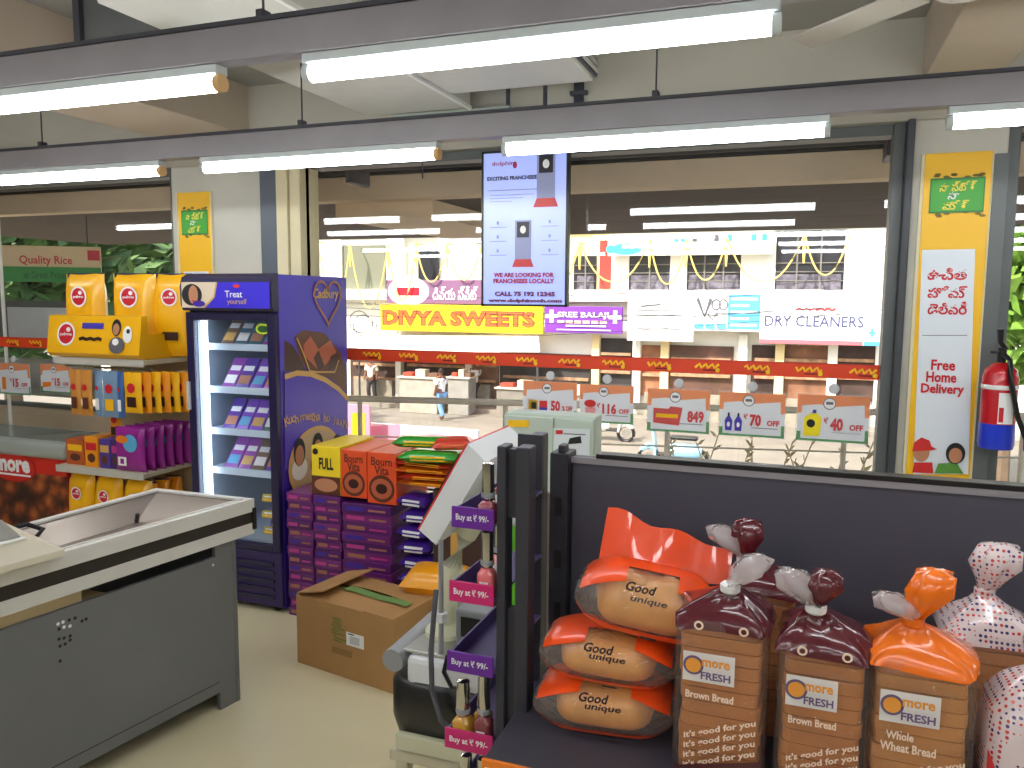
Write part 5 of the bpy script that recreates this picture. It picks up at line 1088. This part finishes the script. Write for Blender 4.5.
obj('signal_cable', B().tube([at(448, 655, Y=1.45), at(444, 672, Y=1.44), at(452, 688, Y=1.44), at(470, 690, Y=1.45)], .005, 6), BLACK, ws, True)
# lime green tall carton behind the posts
LIME = mat('lime_green', (110, 205, 40), .35, coat=.3)
gc = thing('lime_carton', 'tall lime green carton seen between the black rack posts', 'carton', (-.58, 1.85, .655))
gx0, gx1 = at(500, 560, Y=1.8).x, at(553, 560, Y=1.8).x; obj('carton', B().box(gx0, gx1, 1.80, 1.9, .656, at(530, 506, Y=1.8).z, .003), LIME, gc); F = Face(gc, (gx0, 1.80, .656)); F.rect(.05, .35, .07, .5, YELB, 'stripe'); F.rect(.085, .47, .12, .5, mat('lime_pale', (190, 240, 140), .4), 'panel'); F.rect(.085, .43, .12, .455, mat('lime_pale', (0, 0, 0)), 'panel')
for i in range(6): F.rect(.085, .36 - i * .05, .12, .385 - i * .05, GREEN, 'tick')
F.flush()

# ================================================================ NAIL POLISH RACK
RK = mat('rack_black', (52, 52, 60), .45, vary=.05, scale=6)
rk = thing('cosmetics_rack', 'black metal end rack with tall posts and priced trays', 'rack', (-.43, 1.18, 0))
obj('post', B().box(-.408, -.394, 1.05, 1.082, .02, 1.437, .002), RK, rk); obj('post', B().box(-.379, -.358, 1.05, 1.082, .02, 1.437, .002), RK, rk); obj('post_head', B().box(-.394, -.379, 1.06, 1.08, 1.33, 1.432, .001), RK, rk); obj('post_web', B().box(-.394, -.379, 1.06, 1.08, .02, 1.19, .001), RK, rk); obj('post', B().box(-.462, -.416, 1.29, 1.297, .02, 1.413, .001).box(-.44, -.416, 1.297, 1.325, .02, 1.413, .002), RK, rk)
obj('base_plate', B().box(-.5, -.36, 1.03, 1.34, 0, .02, .003), RK, rk); obj('side_panel', B().box(-.402, -.396, 1.082, 1.29, .02, .9, 0), RK, rk)
MAG = mat('strip_magenta', (205, 30, 110), .4); VLT = mat('strip_violet', (104, 34, 150), .4); TRZ = [(1.318, VLT), (1.204, MAG), (1.094, VLT), (.970, MAG), (.855, VLT)]
for i, (z, m_) in enumerate(TRZ):
    xl = -.474 - .004 * i
    t_ = obj('tray', B().box(xl, -.412, 1.045, 1.28, z - .004, z, .001).box(xl, xl + .003, 1.045, 1.28, z, z + .022), mat('tray_violet', (70, 52, 110), .4), rk)
    st_ = obj('price_strip', B().box(xl - .002, -.409, 1.041, 1.045, z - .006, z + .026, .001), m_, t_)
    F = Face(st_, (xl, 1.0408, z - .006)); F.text('Buy at ₹ 99/-', (-.41 - xl) / 2, .016, .013, PAPER, (-.41 - xl) * .82, .02); F.flush()
    r2 = obj('rear_strip', B().box(-.386, -.34, 1.30, 1.304, z - .03, z, .001), (VLT, MAG)[i % 2], t_)
def polish(lab, x, y, z, m, cap=CHROME, body=.034, r_=.0135, caph=.055):
    r = thing('nail_polish', lab, 'nail polish', (x, y, z), 'nail polish bottles on the rack')
    obj('bottle', B().loft([(z + .0005, x, y, r_, r_, 4), (z + body * .8, x, y, r_, r_, 4), (z + body, x, y, r_ * .6, r_ * .6, 2)], 16), m, r, True)
    cp = obj('cap', B().lathe([(r_ * .62, body), (r_ * .72, body + .003), (r_ * .66, body + caph), (r_ * .4, body + caph + .002)], (x, y, z), 14), cap, r, True); obj('cap_ring', B().lathe([(r_ * .74, body + .004), (r_ * .78, body + .008), (r_ * .74, body + .012)], (x, y, z), 14), SGY, cp, True)
    F = Face(r, (x - r_ * .5, y - r_ - .0005, z + .004)); F.rect(0, 0, r_, body * .5, PAPER, 'label'); F.flush()
NP = [mat('polish_%d' % i, c_, .12, coat=.6) for i, c_ in enumerate([(150, 70, 80), (222, 110, 110), (200, 150, 50), (130, 60, 60), (170, 60, 110), (230, 140, 130)])]
polish('dusty pink nail polish with silver cap on the top tray', -.427, 1.065, 1.318, NP[0]); polish('coral nail polish with silver cap on the second tray', -.428, 1.065, 1.204, NP[1], body=.045)
polish('dark rose nail polish at the back of the top tray', -.44, 1.16, 1.318, NP[3]); polish('pale coral nail polish at the back of the second tray', -.445, 1.16, 1.204, NP[5])
polish('gold nail polish with silver cap on the fourth tray', -.466, 1.062, .970, NP[2], body=.04, r_=.015); polish('maroon nail polish with tall silver cap on the fourth tray', -.432, 1.064, .970, NP[3], body=.045, r_=.014, caph=.065); polish('brass nail polish behind the gold one on the fourth tray', -.448, 1.10, .970, NP[2])
polish('magenta nail polish with silver cap, left on the lowest tray', -.462, 1.065, .855, NP[4]); polish('rose nail polish with silver cap, right on the lowest tray', -.434, 1.065, .855, NP[0])

# ================================================================ BREAD GONDOLA
GD = mat('gondola_slate', (74, 72, 84), .5, vary=.04, scale=3); GDD = mat('gondola_dark', (40, 40, 46), .5)
SZ = 1.04
gd = thing('gondola_shelf', 'dark slate gondola shelf with tall back panel holding the bread', 'shelf', (.35, 1.1, 0))
obj('back_panel', B().box(-.352, 1.12, 1.252, 1.272, .1, 1.388, .003), GD, gd); obj('top_cap', B().box(-.31, 1.12, 1.248, 1.276, 1.388, 1.396, .001), BLACK, gd); obj('top_trim', B().box(-.352, 1.12, 1.249, 1.252, 1.378, 1.388), RAILM, gd)
for xa in (-.385, 1.12):
    up = obj('upright', B().box(xa, xa + .032, 1.235, 1.285, 0, 1.395, .002), GDD, gd)
    for q in range(14): obj('slot', B().box(xa + .01, xa + .022, 1.234, 1.236, .12 + q * .09, .15 + q * .09), BLACK, up)
obj('upright_tip', B().box(-.372, -.36, 1.238, 1.262, 1.395, 1.408, .002), GDD, gd)
for z, y0 in ((SZ, .92), (.72, .86), (.42, .86)):
    sh = obj('shelf', B().box(-.375, 1.12, y0, 1.25, z - .025, z, .002), mat('deck_slate', (66, 64, 74), .45, vary=.05, scale=4), gd); obj('price_rail', B().box(-.375, 1.12, y0 - .006, y0, z - .035, z + .002, .001), ORANGE, sh)
    obj('rail_card', B().box(-.37, 1.1, y0 - .0075, y0 - .006, z - .032, z - .008), PAPER, sh)
    obj('shelf_bracket', B().box(-.384, -.376, y0 + .02, 1.235, z - .07, z - .02, .002), GDD, sh)
obj('base', B().box(-.37, 1.12, .86, 1.25, 0, .1, .004), GDD, gd)
kp = thing('cardboard_strip', 'thin beige cardboard strip standing behind the rack posts', 'card', (-.41, 1.3, 0))
obj('strip', B().box(-.425, -.408, 1.345, 1.35, .0, 1.30, .001), mat('strip_beige', (176, 158, 138), .7), kp); obj('folded_top', B().box(-.408, -.39, 1.34, 1.345, 1.29, 1.305, .001), mat('strip_beige', (0, 0, 0)), kp)

CRUMB = [mat('bread_brown', (190, 118, 56), .8, vary=.1, scale=30, bump=.25, bscale=160), mat('bread_wheat', (198, 132, 66), .8, vary=.1, scale=30, bump=.25, bscale=160)]
CRUST = mat('bread_crust', (176, 104, 50), .7, vary=.15, scale=20)
CLEAR = film('bag_clear', (255, 246, 236), body=.05, gloss=1.0, rough=.12, wrinkle=.7); MAROON = mat('wrap_maroon', (92, 24, 36), .22, coat=.6, bump=.5, bscale=25); HAZE = film('bag_haze', (226, 214, 214), body=.38, gloss=1.3, rough=.1, wrinkle=.8); ORW = mat('wrap_orange', (252, 120, 14), .25, coat=.5, bump=.4, bscale=25)
LORG = mat('label_orange', (240, 160, 60), .5); LPUR = mat('label_purple', (110, 90, 130), .5); CRTX = mat('text_cream', (250, 225, 200), .5)
slice_mesh = {}
def loaf(lab, cx, yf, w, d, zt, wrap, tufts, kind, knot, prints=True, seed=0):
    r = thing('bread_loaf', lab, 'bread', (cx, yf + d / 2, SZ), 'sliced loaves on the gondola'); rn = random.Random(seed); cy = yf + d / 2
    n = int((zt - SZ - .004) / .0165); hs = (zt - SZ - .006) / n
    for k in range(n):
        w2, d2 = w / 2 - .005 - rn.random() * .003, d / 2 - .005 - rn.random() * .002; ox = rn.uniform(-.0015, .0015)
        o = obj('slice', B().loft([(SZ + .003 + k * hs, cx + ox, cy, w2, d2, 9), (SZ + .003 + k * hs + hs * .92, cx + ox, cy, w2, d2, 9)], 20), CRUMB[kind] if 0 < k < n - 1 else CRUST, r)
    obj('bag', B().loft([(SZ + .001, cx, cy, w / 2 * .98, d / 2, 7), (SZ + .02, cx, cy, w / 2 + .002, d / 2 + .001, 8), (zt - .03, cx, cy, w / 2 + .001, d / 2 + .001, 8), (zt, cx, cy, w / 2 - .001, d / 2 - .002, 6)], 28, cap=False), CLEAR, r, True)
    kx, ky, kz = knot
    obj('bag_top', B().loft([(zt - .012, cx, cy, w / 2 + .0025, d / 2 + .0025, 7), (zt + .002, cx, cy, w / 2 + .001, d / 2, 5), (zt + (kz - zt) * .4, cx + (kx - cx) * .3, cy, w / 2 * .72, d / 2 * .72, 3), (zt + (kz - zt) * .75, cx + (kx - cx) * .75, cy, w / 2 * .35, d / 2 * .38, 2.2), (kz, kx, ky, .010, .010, 2)], 32, cap=False, amp=.07, seed=seed), wrap, r, 2)
    obj('tie', B().lathe([(.009, -.006), (.0125, -.003), (.0125, .005), (.009, .008)], (kx, ky, kz), 12), PAPER if wrap is MAROON else wrap, r, True)
    for (tx, tz, m_, rx) in tufts:
        dx = tx - kx; dz = tz - kz
        obj('bag_tuft', B().loft([(kz + .003, kx, ky, .009, .009, 2), (kz + dz * .3, kx + dx * .35, ky, rx * .55, .016, 2.5), (kz + dz * .65, kx + dx * .7, ky - .004, rx * .95, .022, 2.5), (kz + dz, kx + dx, ky - .002, rx * .8, .016, 3), (kz + dz + .004, kx + dx, ky, rx * .3, .006, 2)], 26, cap=True, amp=.14, seed=seed + 5), m_, r, 2)
    if prints:
        F = Face(r, (cx - w / 2, yf - .003, SZ)); H = zt - SZ
        lz = H * .72
        F.rect(w * .1, lz - .018, w * .66, lz + .02, mat('label_white', (232, 226, 222), .5), 'brand_label'); F.ell(w * .215, lz + .003, .0125, .0125, LPUR, 'label_ring'); F.ell(w * .215, lz + .003, .0095, .0095, LORG, 'label_emblem'); F.text('more', w * .46, lz + .008, .009, LORG, w * .3, .03, name='label_lettering'); F.text('FRESH', w * .46, lz - .008, .010, LPUR, w * .32, .03, name='label_lettering')
        if kind == 0: F.text('Brown Bread', w * .4, lz - .034, .010, CRTX, w * .52, .03, name='name_lettering')
        else: F.text('Whole', w * .3, lz - .032, .010, CRTX, w * .26, .03, name='name_lettering'); F.text('Wheat Bread', w * .38, lz - .046, .011, CRTX, w * .52, .03, name='name_lettering')
        for q in range(7): F.text("it's good for you", w * .52, H * (.37 - .062 * q), .0105, CRTX, w * .82, .03, rot=.36, name='slogan_lettering', slant=.3)
        F.poly([(w * .04, 0), (w * .96, 0), (w * .96, H * .22), (w * .04, H * .1)], mat('wrap_footer', (84, 40, 46), .3, coat=.5), 'footer_print') if kind == 0 else None
        F.flush()
        if wrap is MAROON:
            F = Face(r, (cx - w / 2, yf - .0042, zt - .012))
            for q in (.26, .74): F.ell(w * q, .008, .006, .006, CRTX, 'white_dot', n=12); F.ell(w * q, .008, .0035, .0035, MAROON, 'dot_centre', n=8)
            F.flush()
    return r
loaf('brown bread loaf with maroon wrap and silver tie, nearest the bun stack', -.078, .97, .112, .10, 1.252, MAROON, [(-.04, 1.33, HAZE, .022)], 0, (-.072, 1.005, 1.286), seed=1)
loaf('brown bread loaf standing behind, its maroon tuft highest against the panel', -.037, 1.10, .10, .10, 1.255, MAROON, [(-.10, 1.325, HAZE, .022), (-.06, 1.338, MAROON, .022)], 0, (-.062, 1.14, 1.282), prints=False, seed=2)
loaf('brown bread loaf with maroon wrap and grey tuft, between the other front loaves', .041, .968, .103, .10, 1.24, MAROON, [(.0, 1.318, HAZE, .024), (.04, 1.322, MAROON, .02)], 0, (.03, 1.0, 1.276), seed=3)
loaf('whole wheat loaf with bright orange wrap and tuft', .148, .972, .112, .10, 1.238, ORW, [(.112, 1.30, HAZE, .024), (.158, 1.335, ORW, .024)], 1, (.138, 1.01, 1.272), seed=4)
# dotted wrap loaves
def dotted(name):
    m = bpy.data.materials.new(name); m.use_nodes = True; t = m.node_tree; b = t.nodes['Principled BSDF']; b.inputs['Roughness'].default_value = .25; b.inputs['Coat Weight'].default_value = .5
    tc = t.nodes.new('ShaderNodeTexCoord'); vo = t.nodes.new('ShaderNodeTexVoronoi'); vo.inputs['Scale'].default_value = 165; vo.inputs['Randomness'].default_value = .15; t.links.new(tc.outputs['Object'], vo.inputs['Vector'])
    lt = t.nodes.new('ShaderNodeMath'); lt.operation = 'LESS_THAN'; lt.inputs[1].default_value = .34; t.links.new(vo.outputs['Distance'], lt.inputs[0])
    sp_ = t.nodes.new('ShaderNodeSeparateColor'); t.links.new(vo.outputs['Color'], sp_.inputs[0]); gt = t.nodes.new('ShaderNodeMath'); gt.operation = 'GREATER_THAN'; gt.inputs[1].default_value = .5; t.links.new(sp_.outputs[0], gt.inputs[0])
    m1 = t.nodes.new('ShaderNodeMix'); m1.data_type = 'RGBA'; m1.inputs['A'].default_value = lin((70, 60, 110)) + (1,); m1.inputs['B'].default_value = lin((200, 70, 60)) + (1,); t.links.new(gt.outputs[0], m1.inputs['Factor'])
    m2 = t.nodes.new('ShaderNodeMix'); m2.data_type = 'RGBA'; m2.inputs['A'].default_value = lin((224, 206, 206)) + (1,); t.links.new(lt.outputs[0], m2.inputs['Factor']); t.links.new(m1.outputs['Result'], m2.inputs['B']); t.links.new(m2.outputs['Result'], b.inputs['Base Color'])
    return m
DOT = dotted('wrap_dotted')
DBL = mat('wrap_blue', (40, 44, 130), .3, coat=.5); DRD = mat('wrap_red', (196, 30, 40), .3, coat=.5)
loaf('white loaf in red and blue dotted wrap, standing behind at the right edge', .243, 1.09, .11, .10, 1.235, DOT, [(.25, 1.338, DOT, .028)], 1, (.236, 1.14, 1.275), prints=False, seed=6)
r = thing('bread_loaf', 'dotted wrap loaf with red and blue lower bag at the right edge, in front', 'bread', (.275, 1.02, SZ), 'sliced loaves on the gondola')
obj('bag', B().loft([(SZ + .001, .272, 1.02, .05, .05, 6), (SZ + .07, .272, 1.02, .056, .053, 7), (1.14, .272, 1.02, .055, .052, 6), (1.19, .27, 1.02, .05, .05, 4), (1.215, .268, 1.02, .032, .034, 3), (1.235, .27, 1.02, .009, .01, 2)], 30, cap=True, amp=.015, seed=9), DOT, r, 2)
obj('blue_band', B().loft([(SZ + .0005, .272, 1.02, .051, .051, 6), (SZ + .068, .272, 1.02, .0575, .0545, 7)], 30, cap=False), DBL, r, True)
obj('red_flash', B().poly([(.214, .9645, 1.155), (.214, .9645, 1.08), (.25, .9635, 1.088), (.226, .9638, 1.125)]), DRD, r)
obj('tie', B().lathe([(.009, -.006), (.0125, 0), (.009, .008)], (.27, 1.02, 1.235), 12), DOT, r, True)
obj('bag_tuft', B().loft([(1.238, .27, 1.02, .009, .009, 2), (1.262, .278, 1.02, .024, .016, 2.5), (1.285, .285, 1.018, .03, .014, 3), (1.29, .286, 1.018, .01, .006, 2)], 26, amp=.14, seed=4), DOT, r, 2)
F = Face(r, (.216, .9645, SZ)); F.text('bp', .075, .05, .022, BLUEP, None, .03, name='blue_lettering'); F.flush()

# wrapped buns stacked on the left of the deck
BUN = mat('bun_golden', (226, 156, 66), .45, vary=.18, scale=18, coat=.25); BUNF = film('bun_film', (255, 236, 220), body=.10, gloss=1.3, rough=.10, wrinkle=.9); OFL = mat('film_orange', (250, 84, 24), .3, coat=.5, bump=.3, bscale=30)
def bunbag(lab, c, L, h, d, rz, ry, seed, flap):
    r = thing('bun_bag', lab, 'bread', c, 'wrapped buns stacked on the gondola'); M = T(c) @ RZ(rz) @ RY(ry); R = []
    for k in range(19):
        t = k / 18; x = (t - .5) * L * .84; e = max(0, 1 - abs(2 * t - 1) ** 5) ** .5; lobe = 1 + .07 * math.cos(2 * PI * t * 2 + PI)
        ring = []
        for j in range(20):
            a_ = 2 * PI * j / 20; ca, sa = math.cos(a_), math.sin(a_)
            ring.append(M @ V((x, d * .44 * e * math.copysign(abs(ca) ** .7, ca), h * .5 + (h * .46 * (lobe if sa > 0 else .95)) * e * math.copysign(abs(sa) ** .75, sa))))
        R.append(ring)
    obj('bun', B().rings(R), BUN, r, 2)
    def bp_(t, a_, off=0):
        x = (t - .5) * L * 1.14; e = max(.10, (1 - abs(2 * t - 1) ** 4)) ** .55; w_ = .05 * abs(2 * t - 1) ** 2; ca, sa = math.cos(a_), math.sin(a_); q = 1 + w_ * math.sin(7 * a_ + t * 24) + off
        return M @ V((x, d * .5 * (.55 + .45 * e) * q * math.copysign(abs(ca) ** .6, ca), h * .5 + h * .52 * e * q * math.copysign(abs(sa) ** .7, sa)))
    obj('clear_bag', B().rings([[bp_(k / 24, 2 * PI * j / 24) for j in range(24)] for k in range(25)], cap=False), BUNF, r, 2)
    for t0, t1 in ((.03, .34), (.70, .97)): obj('orange_border', B().grid(lambda u_, v_: bp_(t0 + (t1 - t0) * u_, math.radians(62 + 92 * v_ - (26 * u_ * v_ if t0 < .5 else 26 * (1 - u_) * v_)), .025), 8, 7), OFL, r, 2)
    obj('orange_border_middle', B().grid(lambda u_, v_: bp_(.34 + .36 * u_, math.radians(58 + 34 * v_), .02), 8, 4), OFL, r, 2)
    obj('orange_hem', B().grid(lambda u_, v_: bp_(.02 + .96 * u_, math.radians(204 + 16 * v_), .03), 14, 3), OFL, r, 2)
    if flap:
        rn = random.Random(seed)
        obj('orange_flap', B().grid(lambda u_, v_: M @ V((-.08 + u_ * .19, d * .30 + v_ * .02 + .006 * math.sin(u_ * 11), h * .85 + v_ * (.075 - .028 * u_) + .004 * math.sin(u_ * 14))), 14, 5), OFL, r, 2)
    F = Face(r, M @ V((-L * .5, -d * .485, h * .45)), M.to_3x3() @ V((1, 0, 0)), M.to_3x3() @ V((0, .25, 1)), lift=.004); F.text('Good', L * .44, h * .46, .013, INK, .04, .025, slant=.25); F.text('unique', L * .52, h * .27, .011, INK, .05, .02, slant=.25, name='small_lettering'); F.rect(L * .5, -h * .3, L * .62, -h * .27, INK, 'date_stamp'); F.flush()
bunbag('wrapped golden bun at the bottom of the bun stack', (-.245, 1.075, SZ + .001), .175, .066, .13, .10, 0, 1, False)
bunbag('wrapped golden bun in the middle of the bun stack', (-.245, 1.085, SZ + .070), .17, .064, .13, .10, math.radians(3), 2, False)
bunbag('wrapped golden bun with orange flap on top of the bun stack', (-.20, 1.10, SZ + .138), .175, .085, .13, .12, math.radians(8), 3, True)
